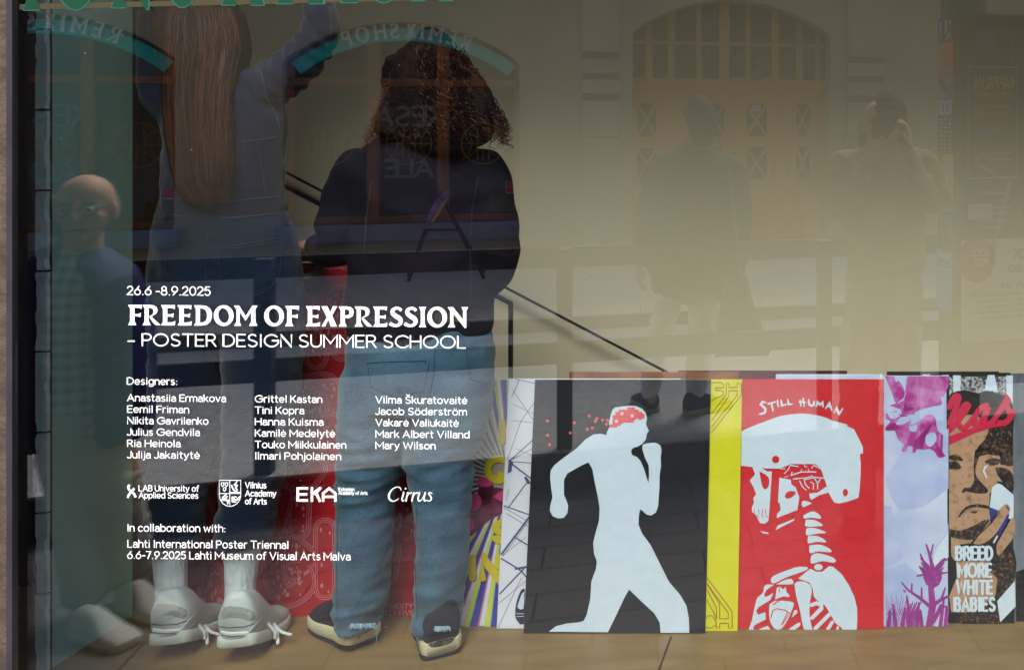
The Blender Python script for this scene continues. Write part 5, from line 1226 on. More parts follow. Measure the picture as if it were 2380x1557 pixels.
def shoe(parent, mir, heel, toe, wid, hgt, mU, mS, mBot=None, sole=.03, lift=0.0, name='shoe'):
    """heel and toe: ground points; lift raises the heel. Upper, sole and tongue opening."""
    hl, te = Vector(heel), Vector(toe)
    ax = (te - hl); Ln = ax.length; ax.normalize(); sd_ = Vector((-ax.y, ax.x, 0)).normalized()
    def z0(s): return lift * max(0, 1 - s / .72) ** 1.4
    prof = [(0.0, .66, .84), (.05, .82, .98), (.16, .88, 1.0), (.32, .86, .98), (.45, .90, .82), (.6, .98, .62), (.76, 1.0, .49), (.9, .90, .40), (.98, .64, .29)]
    def ringset(bm, zb, zt, grow, n=22, flat=.55):
        rings = []
        for s, w_, h_ in catmull([list(p) for p in prof], 3):
            c = hl + ax * (s * Ln); c.z += z0(s)
            hh = zt(h_); rg = []
            for k in range(n):
                a = 2 * PI * k / n; ca, sa = math.cos(a), math.sin(a)
                ca = math.copysign(abs(ca) ** flat, ca); sa = math.copysign(abs(sa) ** flat, sa)
                mid, hf = (zb + hh) / 2, (hh - zb) / 2
                taper = 1 - .42 * max(0, sa) if grow == 0 else 1
                rg.append(bm.verts.new(c + sd_ * (ca * wid / 2 * w_ * taper + 0) * (1 + grow) + Vector((0, 0, mid + hf * sa))))
            rings.append(rg)
        for a_, b_ in zip(rings, rings[1:]):
            for k in range(n): bm.faces.new((a_[k], a_[(k + 1) % n], b_[(k + 1) % n], b_[k]))
        bm.faces.new(rings[0][::-1]); bm.faces.new(rings[-1])
    bm = bmesh.new(); ringset(bm, sole * .6, lambda h_: hgt * h_, 0)
    U = from_bm(name, bm, mU, parent, True)
    bm = bmesh.new(); ringset(bm, .006 if mBot else .0, lambda h_: sole, .07, flat=.35); from_bm('sole', bm, mS, U, True)
    if mBot:
        bm = bmesh.new(); ringset(bm, 0.0, lambda h_: .0062, .06, flat=.35); from_bm('outsole', bm, mBot, U, True)
    return U
def tubes(mir, sets, ref=(0, 1, 0), seg=22, cap=True):
    bm = bmesh.new()
    for pts in sets: tube(bm, ptube(mir, pts), seg, 4, ref=ref, cap=cap)
    return bm

# ---------------------------------------------------------------- woman in denim, arms raised, on tiptoe
J1 = denim('jacket_denim', (27, 30, 52), (19, 22, 40)); Jn1 = denim('indigo_denim', (16, 32, 52), (10, 24, 42))
mSock = mat('white_rib_knit', (206, 212, 208), .9, (190, 198, 196), 30, bump=.2, bscale=200); mWShoe = mat('white_leather', (196, 202, 196), .6, (180, 188, 182), 9, bump=.05); mWSole = mat('white_rubber', (204, 206, 196), .6)
dA = 2.62
bm = bmesh.new()
c = V(472, 78, dA); eA = head_tubes(bm, c, (.15, 1, 0), (0, 0, 1), .215)
for pts in ([(498, 200, dA, 44, .05), (480, 130, dA, 42, .05)], [(520, 440, dA, 95, .09), (510, 300, dA, 95, .09), (500, 200, dA, 80, .08)], [(528, 700, dA, 110, .10), (522, 560, dA, 115, .10), (520, 440, dA, 95, .09)],
            [(600, 210, dA, 34), (690, 150, dA, 32), (745, 70, dA, 27), (735, 10, dA, 24), (712, -60, 2.66, 20), (700, -105, 2.68, 17)], [(400, 220, dA, 34), (368, 180, dA, 32), (358, 90, dA, 26), (364, 0, dA, 23), (385, -90, 2.66, 17)],
            [(460, 720, dA, 64, .07), (440, 900, dA, 52, .065), (425, 1060, dA, 42, .055), (400, 1200, dA, 38, .05), (398, 1330, dA, 26, .035), (402, 1410, dA, 24, .035)], [(595, 720, dA, 64, .07), (600, 900, dA, 52, .065), (590, 1060, dA, 42, .055), (568, 1200, dA, 36, .05), (560, 1330, dA, 26, .035), (560, 1410, dA, 24, .035)]):
    tube(bm, ptube(False, pts), 16, 3)
hand_tubes(bm, V(698, -112, 2.68), (.05, .3, 1), (0, 1, -.2), curl=.6, side=-1); hand_tubes(bm, V(388, -98, 2.66), (.1, .3, 1), (0, 1, -.2), curl=.6, side=1)
A = body(bm, 'person', 'person seen from behind with long auburn hair, denim jacket and both arms raised', None, origin=V(500, 1500, 2.62))
eA(A)
bm = tubes(False, [[(520, 498, dA, 136, .118), (520, 440, dA, 130, .115), (522, 350, dA, 128, .115), (522, 280, dA, 132, .115), (508, 215, dA, 122, .10), (500, 175, dA, 80, .07)],
                   [(560, 250, dA, 66, .085), (612, 208, dA, 52, .072), (682, 160, dA, 47, .06), (733, 98, dA, 39, .05), (745, 58, dA, 35, .046), (737, 5, dA, 32, .042), (720, -60, 2.66, 27, .035), (712, -85, 2.67, 26, .034)],
                   [(430, 250, dA, 60, .08), (385, 225, dA, 46, .07), (364, 170, dA, 34, .055), (361, 100, dA, 30, .05), (365, 20, dA, 31, .045), (378, -60, 2.65, 26, .035)]])
cr = crease((9, 9, 13), .008, 2.0)
def dispA(c):
    x = c.x
    return cr(c) + (.005 * math.sin((c.x * .75 + c.z * .66) * 150 + 5 * noise.noise(c * 8)) * (.4 + abs(noise.noise(c * 14))) if c.z > 1.62 and x > -1.72 else 0)
JA = fuse('denim_jacket', bm, J1, A, .0085, 3, dispA)
mSt = mat('jacket_stitch', (84, 86, 100), .8); mSt2 = mat('jeans_stitch', (48, 62, 78), .8)
on_cloth(JA, 'stitching', [([(604, 160), (612, 190), (618, 225), (640, 262), (650, 300)], 2.0), ([(598, 158), (606, 190), (612, 228)], 1.2), ([(390, 462), (470, 470), (560, 466), (650, 456)], 1.4), ([(388, 498), (470, 508), (560, 505), (655, 494)], 1.4), ([(560, 330), (600, 326), (645, 318)], 1.2), ([(595, 330), (610, 400), (618, 455)], 1.2), ([(760, 105), (772, 70), (764, 20)], 1.3)], mSt, JA)
bm = tubes(False, [[(524, 470, dA, 132, .105), (520, 520, dA, 148, .125), (526, 620, dA, 162, .14), (528, 700, dA, 162, .14), (528, 760, dA, 150, .12)],
                   [(458, 680, dA, 86, .115), (448, 800, dA, 82, .11), (436, 920, dA, 73, .10), (419, 1074, dA, 60, .09), (408, 1167, dA, 57.5, .082), (399, 1250, dA, 62, .085)],
                   [(604, 680, dA, 84, .115), (612, 800, dA, 78, .11), (608, 920, dA, 74, .10), (594, 1074, dA, 64, .09), (580, 1145, dA, 58, .082), (566, 1256, dA, 55, .085)]], cap=False)
JE = fuse('jeans', bm, Jn1, A, .009, 4, crease((8, 8, 18), .008, 7.0))
on_cloth(JE, 'stitching', [([(372, 548), (384, 558), (436, 560), (462, 556)], 1.6), ([(505, 572), (555, 570), (610, 560), (660, 552)], 1.6), ([(505, 578), (555, 577), (660, 559)], 1.2), ([(506, 575), (512, 660), (560, 690), (575, 696), (628, 672), (650, 640), (656, 556)], 1.6), ([(512, 580), (518, 656), (574, 690), (624, 667)], 1.1), ([(380, 556), (384, 640), (412, 664), (440, 640)], 1.4), ([(482, 540), (478, 640), (472, 720), (480, 800), (500, 860)], 1.8), ([(466, 500), (560, 503), (640, 497)], 1.4), ([(350, 1244), (400, 1250), (455, 1246)], 1.3), ([(522, 1252), (566, 1258), (614, 1253)], 1.3)], mSt2, JE)
for cxs in (([(399, 1225, dA, 40, .045), (396, 1300, dA, 33, .042), (398, 1360, dA, 29, .04), (401, 1400, 2.615, 30, .042), (404, 1430, 2.61, 27, .04)]), ([(567, 1240, dA, 41, .045), (562, 1300, dA, 35, .042), (559, 1360, dA, 29, .04), (558, 1400, 2.615, 29, .042), (560, 1430, 2.61, 27, .04)])):
    bm = tubes(False, [cxs], seg=48)
    q = fuse('sock', bm, mSock, A, .005, 2, lambda c: .0012 * math.sin(math.atan2(c.y - .61, c.x + (1.95 if c.x < -1.85 else 1.76)) * 44))
for (hx, hy), (tx, ty) in (((390, 1497), (482, 1462)), ((548, 1503), (642, 1468))):
    dh = (EYE - ZF - .055) * FPX / (hy - CY); dt = (EYE - ZF) * FPX / (ty - CY)
    h_ = V(hx, hy, dh); t_ = V(tx, ty, dt); h_.z = t_.z = ZF + .001
    h_.y -= .005
    U = shoe(A, False, h_, h_ + Vector((-.045, .235, 0)).normalized() * .242, .108, .150, mWShoe, mWSole, None, .036, .055)
    # lace bow falling over the side, seam lines on the heel
    bm = bmesh.new(); dx = hx - 390
    for q in ([(438, 1405, 2.66), (462, 1428, 2.66), (478, 1458, 2.64), (482, 1490, 2.62)], [(440, 1408, 2.66), (468, 1440, 2.65), (488, 1462, 2.64), (512, 1470, 2.63)], [(446, 1412, 2.66), (456, 1440, 2.62), (474, 1462, 2.62), (476, 1478, 2.62)]):
        tube(bm, [tuple(V(a + dx + (6 if dx else 0), b + 4, d_)) + (.0042,) for a, b, d_ in q], 8, 4)
    from_bm('lace', bm, mWSole, U, True)
    mG = mat('shoe_seam', (84, 92, 90), .8); dy = hy - 1497
    on_cloth(U, 'collar', [([(hx - 36, 1420 + dy), (hx - 15, 1415 + dy), (hx + 12, 1417 + dy), (hx + 32, 1424 + dy)], 26)], mat('suede_collar', (150, 152, 142), .9), U, h=.002)
    on_cloth(U, 'panel', [([(hx + 20, 1474 + dy), (hx + 50, 1440 + dy), (hx + 66, 1424 + dy)], 3), ([(hx + 36, 1474 + dy), (hx + 62, 1446 + dy)], 2.4), ([(hx - 44, 1462 + dy), (hx - 10, 1466 + dy), (hx + 26, 1464 + dy)], 9)], mat('shoe_panel', (214, 220, 216), .7), U, h=.0015)
    on_cloth(U, 'seam', [([(hx - 56, 1448 + (hy - 1499)), (hx - 20, 1454 + (hy - 1499)), (hx + 20, 1452 + (hy - 1499)), (hx + 44, 1444 + (hy - 1499))], 2.2), ([(hx - 50, 1470 + (hy - 1499)), (hx - 10, 1474 + (hy - 1499)), (hx + 46, 1470 + (hy - 1499))], 1.2)], mG, U)
# hair: a shell with combed strands
mHair = mat('auburn_hair', (58, 27, 11), .65, (33, 16, 9), 9, stretch=(9, 9, .35), bump=.3, bscale=30, spec=.25, lo=.3, hi=.7, detail=7)
bm = tubes(False, [[(470, -14, 2.62, 52, .085), (466, 20, 2.61, 76, .108), (470, 70, 2.60, 86, .118), (472, 115, 2.585, 90, .118), (468, 160, 2.56, 84, .10), (462, 230, 2.525, 79, .06), (464, 300, 2.51, 76, .05), (468, 380, 2.50, 71, .042), (474, 430, 2.495, 60, .034), (488, 462, 2.49, 34, .022)]], seg=30)
HA = fuse('hair', bm, mHair, A, .008, 3, lambda c: .004 * noise.noise(Vector((c.x * 70, c.y * 40, c.z * 3))) + .003 * noise.noise(Vector((c.x * 160, c.y * 90, c.z * 5))))
rr_ = random.Random(5)
def strands(shell, name, m_list, mk, n, r0, parent):
    """Locks of hair combed over the near side of the shell."""
    me = shell.data; off = WL[shell.name]
    bv = BVHTree.FromPolygons([v.co + off for v in me.vertices], [p.vertices[:] for p in me.polygons])
    E0 = Vector((0, -2.0, EYE)); out = [bmesh.new() for _ in m_list]
    for i in range(n):
        pts = mk(i); P = []
        lf = rr_.uniform(.0003, .007)
        last = None
        for x, y in pts:
            d = (V(x, y, 3) - E0).normalized(); loc = bv.ray_cast(E0, d)[0]
            if loc is None:
                if last is None: continue
                loc = E0 + d * ((last - E0).length)
            last = loc
            P.append(loc - d * lf)
        if len(P) > 3:
            k = len(P)
            tube(out[i % len(out)], [tuple(p) + (r0 * (.35 + .65 * math.sin(PI * min(1, (j + .6) / k) ** .7)),) for j, p in enumerate(P)], 5, 2)
    for b_, m_ in zip(out, m_list): from_bm(name, b_, m_, parent, True)
mH2 = mat('auburn_light', (86, 42, 17), .5, spec=.3); mH3 = mat('auburn_dark', (30, 14, 8), .6, spec=.2)
def mkA(i):
    a = rr_.uniform(-1, 1); w = rr_.uniform(-6, 6); L_ = rr_.uniform(.82, 1.02); y0 = rr_.choice((-14, 5, 30, 80, 160))
    wid = [(-20, 468, 40), (20, 466, 74), (70, 470, 85), (115, 472, 89), (160, 468, 83), (230, 462, 78), (300, 464, 75), (380, 468, 70), (430, 474, 62), (470, 486, 44)]
    out = []
    for j, (y, cx_, hw) in enumerate(wid):
        if y < y0 or y > 470 * L_ + 1: continue
        out.append((cx_ + a * hw + w * math.sin(y / 90 + i) + 3 * math.sin(i * 7 + j * 2.1), y))
    return out
strands(HA, 'hair_lock', [mHair, mH2, mH3], mkA, 1000, .0010, HA)
bm = bmesh.new()
ribbon(bm, [(405, 95), (425, 92)], 4, lambda x, y, e: V(x, y, 2.475) - Vector((0, e, 0)), .003)
from_bm('hair_clip', bm, M_black, HA)

# ---------------------------------------------------------------- woman in the dark jacket
dB = 2.64
J2 = mat('dark_jacket_cloth', (26, 20, 30), .9, (18, 14, 22), 6, bump=.2, bscale=120, spec=.15); Jn2 = denim('worn_blue_denim', (88, 116, 132), (50, 76, 94))
mDShoe = mat('dark_suede', (38, 36, 46), .9, (30, 28, 38), 12, bump=.2, bscale=90); mCream = mat('cream_foam', (206, 196, 158), .7, (190, 180, 144), 9, bump=.15, bscale=80); mRub = mat('dark_rubber', (34, 30, 32), .7)
bm = bmesh.new()
c = V(1006, 196, dB); eB = head_tubes(bm, c, (-.35, 1, -.1), (-.08, 0, 1), .215)
for pts in ([(985, 350, dB, 46, .05), (1000, 265, dB, 44, .05)], [(978, 620, dB, 100, .09), (985, 480, dB, 110, .09), (990, 370, dB, 100, .07)], [(978, 820, dB, 120, .10), (978, 700, dB, 108, .09), (978, 620, dB, 100, .09)],
            [(850, 385, dB, 38), (805, 470, dB, 36), (790, 560, dB + .02, 31), (755, 575, 2.74, 24), (728, 570, 2.80, 19)], [(1115, 385, dB, 38), (1148, 480, dB, 36), (1152, 585, dB, 32), (1120, 650, 2.76, 25), (1090, 655, 2.80, 19)],
            [(890, 860, dB, 66, .07), (868, 1020, dB, 52, .065), (851, 1160, dB, 42, .06), (845, 1300, dB, 38, .055), (832, 1420, dB, 26, .04), (830, 1470, dB, 26, .04)], [(1060, 860, dB, 66, .07), (1035, 1020, dB, 54, .065), (1033, 1160, dB, 42, .06), (1030, 1300, dB, 38, .055), (1020, 1420, dB, 26, .04), (1020, 1480, dB, 26, .04)]):
    tube(bm, ptube(False, pts), 16, 3)
hand_tubes(bm, V(730, 568, 2.79), (-.75, .35, -.12), (.1, .2, -1), curl=.75, side=-1); hand_tubes(bm, V(1086, 656, 2.81), (-.8, .5, 0), (0, 0, -1), curl=.6, side=1)
Bp = body(bm, 'person', 'person seen from behind with curly dark hair, dark jacket and frayed blue jeans', None, origin=V(950, 1500, 2.64))
eB(Bp)
bm = tubes(False, [[(978, 766, dB, 160, .132), (978, 700, dB, 163, .138), (980, 600, dB, 160, .135), (982, 520, dB, 162, .13), (985, 430, dB, 168, .125), (992, 370, dB, 150, .105), (998, 325, dB, 100, .075)],
                   [(880, 420, dB, 70, .09), (842, 395, dB, 54, .08), (812, 450, dB, 52, .075), (796, 520, dB, 54, .075), (794, 565, dB + .02, 52, .07), (768, 582, 2.70, 38, .05), (742, 574, 2.77, 30, .04)],
                   [(1085, 420, dB, 68, .09), (1120, 395, dB, 52, .08), (1144, 460, dB, 46, .075), (1152, 530, dB, 49, .075), (1152, 590, dB, 52, .072), (1142, 638, 2.68, 44, .06), (1110, 655, 2.78, 32, .04)]])
JB = fuse('jacket', bm, J2, Bp, .0095, 4, crease((7, 7, 10), .011, 4.0))
on_cloth(JB, 'seam', [([(1112, 410), (1098, 480), (1092, 560), (1096, 700)], 2.0), ([(864, 420), (852, 500), (846, 580)], 2.0), ([(830, 742), (980, 752), (1130, 742)], 2.2)], mat('jacket_seam', (58, 52, 66), .9), JB)
bm = tubes(False, [[(978, 730, dB, 150, .115), (978, 800, dB, 164, .135), (978, 863, dB, 165, .14), (974, 940, dB, 156, .13)],
                   [(890, 860, dB, 84, .12), (884, 960, dB, 86, .115), (867, 1055, dB, 70, .10), (851, 1167, dB, 57, .09), (845, 1300, dB, 56, .09), (838, 1390, dB, 51, .085), (829, 1448, dB, 48, .08)],
                   [(1062, 860, dB, 82, .12), (1050, 960, dB, 84, .115), (1023, 1055, dB, 77, .10), (1031, 1167, dB, 59, .09), (1028, 1300, dB, 53, .09), (1020, 1390, dB, 48, .085), (1015, 1452, dB, 46, .08)]], cap=False)
JB2 = fuse('jeans', bm, Jn2, Bp, .009, 3, lambda c: crease((7, 7, 20), .0085, 1.0)(c) * (1.5 if .55 < c.z < .75 or c.z < .3 else .8))
on_cloth(JB2, 'stitching', [([(852, 845), (872, 842), (990, 838), (988, 845)], 1.8), ([(855, 850), (862, 900), (925, 925), (985, 908), (998, 840)], 2.0), ([(1085, 825), (1092, 880), (1130, 892), (1140, 884)], 2.0), ([(1078, 790), (1085, 830)], 1.6), ([(1012, 800), (1008, 870), (990, 960), (960, 1040)], 2.2), ([(968, 1180), (964, 1300), (970, 1440)], 2.2), ([(785, 1200), (782, 1320), (784, 1440)], 1.6)], mat('jeans_seam_b', (46, 74, 96), .8), JB2)
bm = bmesh.new(); r_ = random.Random(8)
for cx_, hw, y_ in ((829, 47, 1449), (1015, 44, 1455)):
    for k in range(90):
        a_ = r_.uniform(-1, 1); x_ = cx_ + a_ * hw; d_ = dB - .075 * math.sqrt(max(0, 1 - a_ * a_)); L_ = r_.uniform(4, 10) * (1 + 4.5 * (abs(a_) > .93))
        yb = y_ + 3 * math.sqrt(max(0, 1 - a_ * a_))
        tube(bm, [tuple(V(x_, yb - 3, d_)) + (.0009,), tuple(V(x_ + r_.uniform(-3, 3), yb + L_ * .5, d_ - .002)) + (.0008,), tuple(V(x_ + r_.uniform(-5, 5), yb + L_, d_ - .003)) + (.0005,)], 4, 2)
from_bm('frayed_hem', bm, mat('frayed_thread', (150, 176, 186), .9), JB2)
for (hx, hy), (ddx, ddy), lf in (((848, 1506), (-.20, .15), .014), ((1027, 1530), (-.125, .215), .006)):
    dh = (EYE - ZF) * FPX / (hy - CY)
    h_ = V(hx, hy, dh); h_.z = ZF + .001
    shoe(Bp, False, h_, h_ + Vector((ddx, ddy, 0)).normalized() * .25, .112, .155, mDShoe, mCream, mRub, .044, lf)
# curls
mCurl = mat('dark_brown_hair', (36, 21, 17), .9, (22, 14, 12), 20, bump=.6, bscale=90, spec=.08); mCurl2 = mat('brown_curl', (92, 48, 30), .55, (62, 34, 23), 20, spec=.3)
bm = tubes(False, [[(1010, 100, dB, 42, .08), (1006, 140, dB - .01, 84, .118), (1010, 190, dB - .02, 96, .125), (1020, 250, dB - .05, 112, .10), (1025, 300, dB - .075, 115, .065), (1020, 335, dB - .085, 92, .045)],
                   [(920, 225, dB, 26, .05), (918, 185, dB, 30, .06), (935, 150, dB, 36, .08)], [(1075, 190, dB - .02, 45, .09), (1105, 250, dB - .05, 50, .07), (1105, 310, dB - .07, 46, .05)], [(935, 260, dB - .05, 45, .06), (900, 300, dB - .09, 36, .04)]], seg=26)
HB = fuse('curly_hair', bm, mCurl, Bp, .009, 2, lambda c: -.008 + .005 * noise.noise(c * 30) + .004 * noise.noise(c * 90))
bm, bmb = bmesh.new(), bmesh.new()
r_ = random.Random(21)
def lock(b_, x, y, d_, L_, rad, tw, ph, dx, r0):
    pts = []
    n = 20
    for k in range(n):
        t = k / (n - 1); a = ph + tw * t * 2 * PI
        pts.append(tuple(V(x + dx * t + rad * math.cos(a) * (0.4 + t), y + L_ * t, d_, .0) + Vector((0, rad * .0011 * math.sin(a), 0))) + (r0 * (1 - .6 * t),))
    tube(b_, pts, 4, 1)
for i in range(1250):
    t = r_.random() ** .7; y = 110 + 190 * t
    hw = 60 + 92 * t; cx_ = 1006 + 18 * t
    a = r_.uniform(-1, 1)
    if r_.random() < .25: a = math.copysign(r_.uniform(.85, 1.06), a)
    d_ = dB - (.125 - .05 * t) * math.sqrt(max(0, 1 - min(1, a * a))) - .012 - .05 * t * (1 - a * a)
    lock(bm if i % 3 else bmb, cx_ + a * hw, y - 14, d_, r_.uniform(35, 110) * (1 - .35 * t), r_.uniform(3, 8.5), r_.uniform(1.0, 3.2), r_.uniform(0, 6), 10 * a + r_.uniform(-10, 10), r_.uniform(.0007, .0017))
for i in range(150):   # flyaway curls at the outline
    sgn = r_.choice((-1, 1)); y = r_.uniform(150, 320)
    x = 1012 + sgn * (70 + .42 * (y - 110))
    lock(bmb, x, y, dB - r_.uniform(.0, .08), r_.uniform(20, 60), r_.uniform(4, 12), r_.uniform(.8, 2.0), r_.uniform(0, 6), sgn * r_.uniform(2, 24), r_.uniform(.0005, .0009))
from_bm('curl', bm, mCurl, HB, True); from_bm('curl', bmb, mCurl2, HB, True)
# the tape roll in her hand
c = V(708, 622, 2.86); bm = bmesh.new()
M_ = Matrix.Translation(c) @ Matrix.Rotation(.5, 4, 'Z') @ Matrix.Rotation(PI / 2 - .75, 4, 'X')
n = 40
for r0, r1, mm, nm in ((.044, .050, mat('tape_grey', (120, 112, 110), .5), 'tape'),):
    rings = []
    for k in range(n):
        a = 2 * PI * k / n
        rings.append([bm.verts.new(M_ @ Vector((r * math.cos(a), r * math.sin(a), z))) for r, z in ((.034, -.012), (.050, -.012), (.050, .012), (.034, .012))])
    for k in range(n):
        for j in range(4): bm.faces.new((rings[k][j], rings[k][(j + 1) % 4], rings[(k + 1) % n][(j + 1) % 4], rings[(k + 1) % n][j]))
TP = tag(from_bm('tape_roll', bm, mat('tape_grey', (120, 112, 110), .5), None), 'grey roll of adhesive tape held by the person with curly hair', 'tape roll')
bm = bmesh.new(); rings = []
for k in range(n):
    a = 2 * PI * k / n
    rings.append([bm.verts.new(M_ @ Vector((r * math.cos(a), r * math.sin(a), z))) for r, z in ((.031, -.0125), (.0338, -.0125), (.0338, .0125), (.031, .0125))])
for k in range(n):
    for j in range(4): bm.faces.new((rings[k][j], rings[k][(j + 1) % 4], rings[(k + 1) % n][(j + 1) % 4], rings[(k + 1) % n][j]))
from_bm('core', bm, mat('card_core', (160, 128, 96), .8), TP)

# ---------------------------------------------------------------- passer-by seen from behind, mirrored in the glass
dP = 5.25
mPJ = mat('dark_olive_jacket', (40, 39, 33), .9, (30, 29, 25), 6, bump=.15, bscale=90); mTr = mat('pale_trousers', (242, 244, 246), .9, (228, 232, 236), 6, bump=.1)
mGrey = mat('grey_short_hair', (74, 76, 78), .9, (44, 44, 46), 40, bump=.3, bscale=120); mBag = mat('black_bag', (26, 25, 24), .8, (32, 31, 30), 8)
def Rm(sets, seg=18): return tubes(True, sets, seg=seg)
bm = bmesh.new()
c = R(1616, 290, dP); eP = head_tubes(bm, c, (-.55, -1, 0), (0, 0, 1), .235)
for pts in ([(1620, 360, dP, 24, .05), (1616, 315, dP, 24, .05)], [(1610, 640, dP, 70, .10), (1612, 480, dP, 75, .10), (1615, 380, dP, 62, .08)], [(1530, 400, dP, 22), (1510, 500, dP, 20), (1488, 590, dP - .05, 15), (1484, 612, dP - .06, 12)], [(1700, 400, dP, 22), (1718, 500, dP, 20), (1712, 600, dP + .02, 15), (1708, 640, dP, 12)],
            [(1572, 640, dP, 26, .06), (1532, 780, dP, 17, .045), (1512, 930, dP, 13, .035)], [(1650, 640, dP, 28, .06), (1630, 780, dP, 18, .045), (1620, 930, dP, 13, .035)]):
    tube(bm, ptube(True, pts), 14, 3)
hand_tubes(bm, R(1483, 612, dP - .06), (.05, 0, -1), (1, 0, 0), curl=.45, side=1); hand_tubes(bm, R(1708, 642, dP), (0, 0, -1), (-1, 0, 0), curl=1.1, side=-1)
PB = body(bm, 'person', 'person walking away in a dark jacket and pale trousers with a black bag', None, .008, origin=R(1600, 960, dP))
eP(PB)
bm = Rm([[(1615, 652, dP, 106, .15), (1612, 590, dP, 112, .15), (1608, 500, dP, 108, .15), (1610, 420, dP, 100, .14), (1618, 375, dP, 76, .11), (1620, 345, dP, 36, .07)],
         [(1560, 410, dP, 42, .09), (1530, 400, dP, 36, .085), (1510, 480, dP, 30, .075), (1500, 560, dP - .04, 26, .06), (1490, 600, dP - .06, 20, .05)], [(1670, 405, dP, 42, .09), (1700, 400, dP, 36, .085), (1716, 480, dP, 30, .075), (1718, 570, dP, 26, .06), (1712, 630, dP, 20, .05)]])
fuse('jacket', bm, mPJ, PB, .012, 2, crease((6, 6, 11), .018, 3))
bm = Rm([[(1570, 630, dP, 42, .10), (1548, 720, dP, 31, .085), (1524, 800, dP, 26, .075), (1514, 880, dP, 25, .07), (1508, 908, dP, 22, .06)], [(1650, 630, dP, 46, .10), (1632, 720, dP, 33, .085), (1626, 800, dP, 30, .075), (1618, 880, dP, 27, .07), (1618, 908, dP, 24, .06)], [(1612, 600, dP, 88, .12), (1612, 660, dP, 88, .12)]])
fuse('trousers', bm, mTr, PB, .011, 3, crease((8, 8, 34), .009, 5))
bm = Rm([[(1620, 240, dP, 24, .07), (1622, 254, dP - .005, 36, .105), (1627, 276, dP - .014, 37, .105), (1631, 300, dP - .022, 33, .095), (1630, 324, dP - .026, 26, .065)]])
fuse('hair', bm, mGrey, PB, .009, 2, lambda c: .003 * noise.noise(c * 90))
mNvS = mat('navy_trainer', (34, 40, 56), .8); mPs = mat('pale_sole', (190, 176, 150), .7)
for (hx, hy), (tx, ty), lb in (((1515, 962), (1478, 930), 0), ((1592, 968), (1664, 952), 1)):
    h_, t_ = R(hx, hy, EYE * FPX / (hy - CY)), R(tx, ty, EYE * FPX / (ty - CY)); h_.z = t_.z = .002
    t_ = h_ + (t_ - h_).normalized() * .28
    U = shoe(PB, True, h_, t_, .105, .12, mNvS, mPs, None, .032, .0)
q = [R(x, y, dP - .16) for x, y in ((1690, 640), (1720, 640), (1784, 826), (1662, 832))]
bm = bmesh.new(); back = [p + Vector((0, -.11, 0)) for p in q]
hexa(bm, [q[3], q[2], back[2], back[3], q[0], q[1], back[1], back[0]])
bmesh.ops.subdivide_edges(bm, edges=bm.edges[:], cuts=5, use_grid_fill=True)
for v in bm.verts: v.co += Vector((noise.noise(v.co * 6), noise.noise(v.co * 6 + Vector((3, 3, 3))), noise.noise(v.co * 5))) * .02
BG = tag(from_bm('shoulder_bag', bm, mBag, None, True), 'black triangular cloth bag carried by the walking person', 'bag')
bm = bmesh.new()
tube(bm, [tuple(R(1722, 645, dP - .19)) + (.008,), tuple(R(1710, 560, dP - .17)) + (.008,), tuple(R(1694, 392, dP - .12)) + (.008,)], 8, 4); 
tube(bm, [tuple(R(1692, 645, dP - .17)) + (.006,), tuple(R(1672, 720, dP - .17)) + (.006,), tuple(R(1664, 800, dP - .17)) + (.006,)], 8, 4)
from_bm('strap', bm, mat('pale_strap', (112, 108, 98), .8), BG, True)

# ---------------------------------------------------------------- the photographer, mirrored in the glass
dF = 4.20
mOv = mat('brown_overshirt', (172, 134, 86), .9, (140, 108, 70), 6, bump=.15, bscale=80); mCap = mat('dark_cap', (60, 58, 52), .9, (52, 50, 46), 9, bump=.1); mCg = mat('olive_trousers', (186, 160, 108), .9, (160, 138, 92), 6, bump=.15); mTee = mat('tan_collar', (150, 110, 70), .9); mHairD = mat('dark_long_hair', (54, 40, 26), .7)
GZ = ZL
bm = bmesh.new()
c = R(2047, 292, 4.19); eF = head_tubes(bm, c, (.12, 1, -.05), (0, 0, 1), .225)
for pts in ([(2050, 372, 4.24, 30, .055), (2052, 330, 4.24, 29, .055)], [(2055, 640, 4.24, 68, .10), (2055, 500, 4.24, 78, .10), (2052, 385, 4.24, 74, .085)],
            [(1962, 385, 4.24, 25), (1950, 455, 4.20, 23), (1962, 490, 4.14, 21), (2005, 410, 4.08, 17), (2034, 352, 4.06, 14)], [(2148, 385, 4.24, 25), (2176, 440, 4.20, 22), (2170, 470, 4.14, 20), (2130, 400, 4.08, 17), (2112, 352, 4.07, 14)],
            [(2012, 640, 4.24, 48, .09), (2000, 860, 4.24, 36, .07), (1996, 1060, 4.24, 26, .05), (1996, 1210, 4.24, 20, .05)], [(2098, 640, 4.24, 48, .09), (2096, 860, 4.24, 36, .07), (2092, 1060, 4.24, 26, .05), (2092, 1210, 4.24, 20, .05)]):
    tube(bm, ptube(True, pts), 14, 3)
hand_tubes(bm, R(2030, 352, 4.06), (.55, .25, .35), (.1, -.1, .9), L=.17, curl=.35, side=-1); hand_tubes(bm, R(2116, 350, 4.075), (-.12, .12, 1), (-1, -.1, 0), L=.17, curl=.75, side=-1)
PF = body(bm, 'person', 'person in a dark cap and brown overshirt photographing the window with a camera', None, .007, origin=R(2045, 1240, 4.22))
eF(PF)
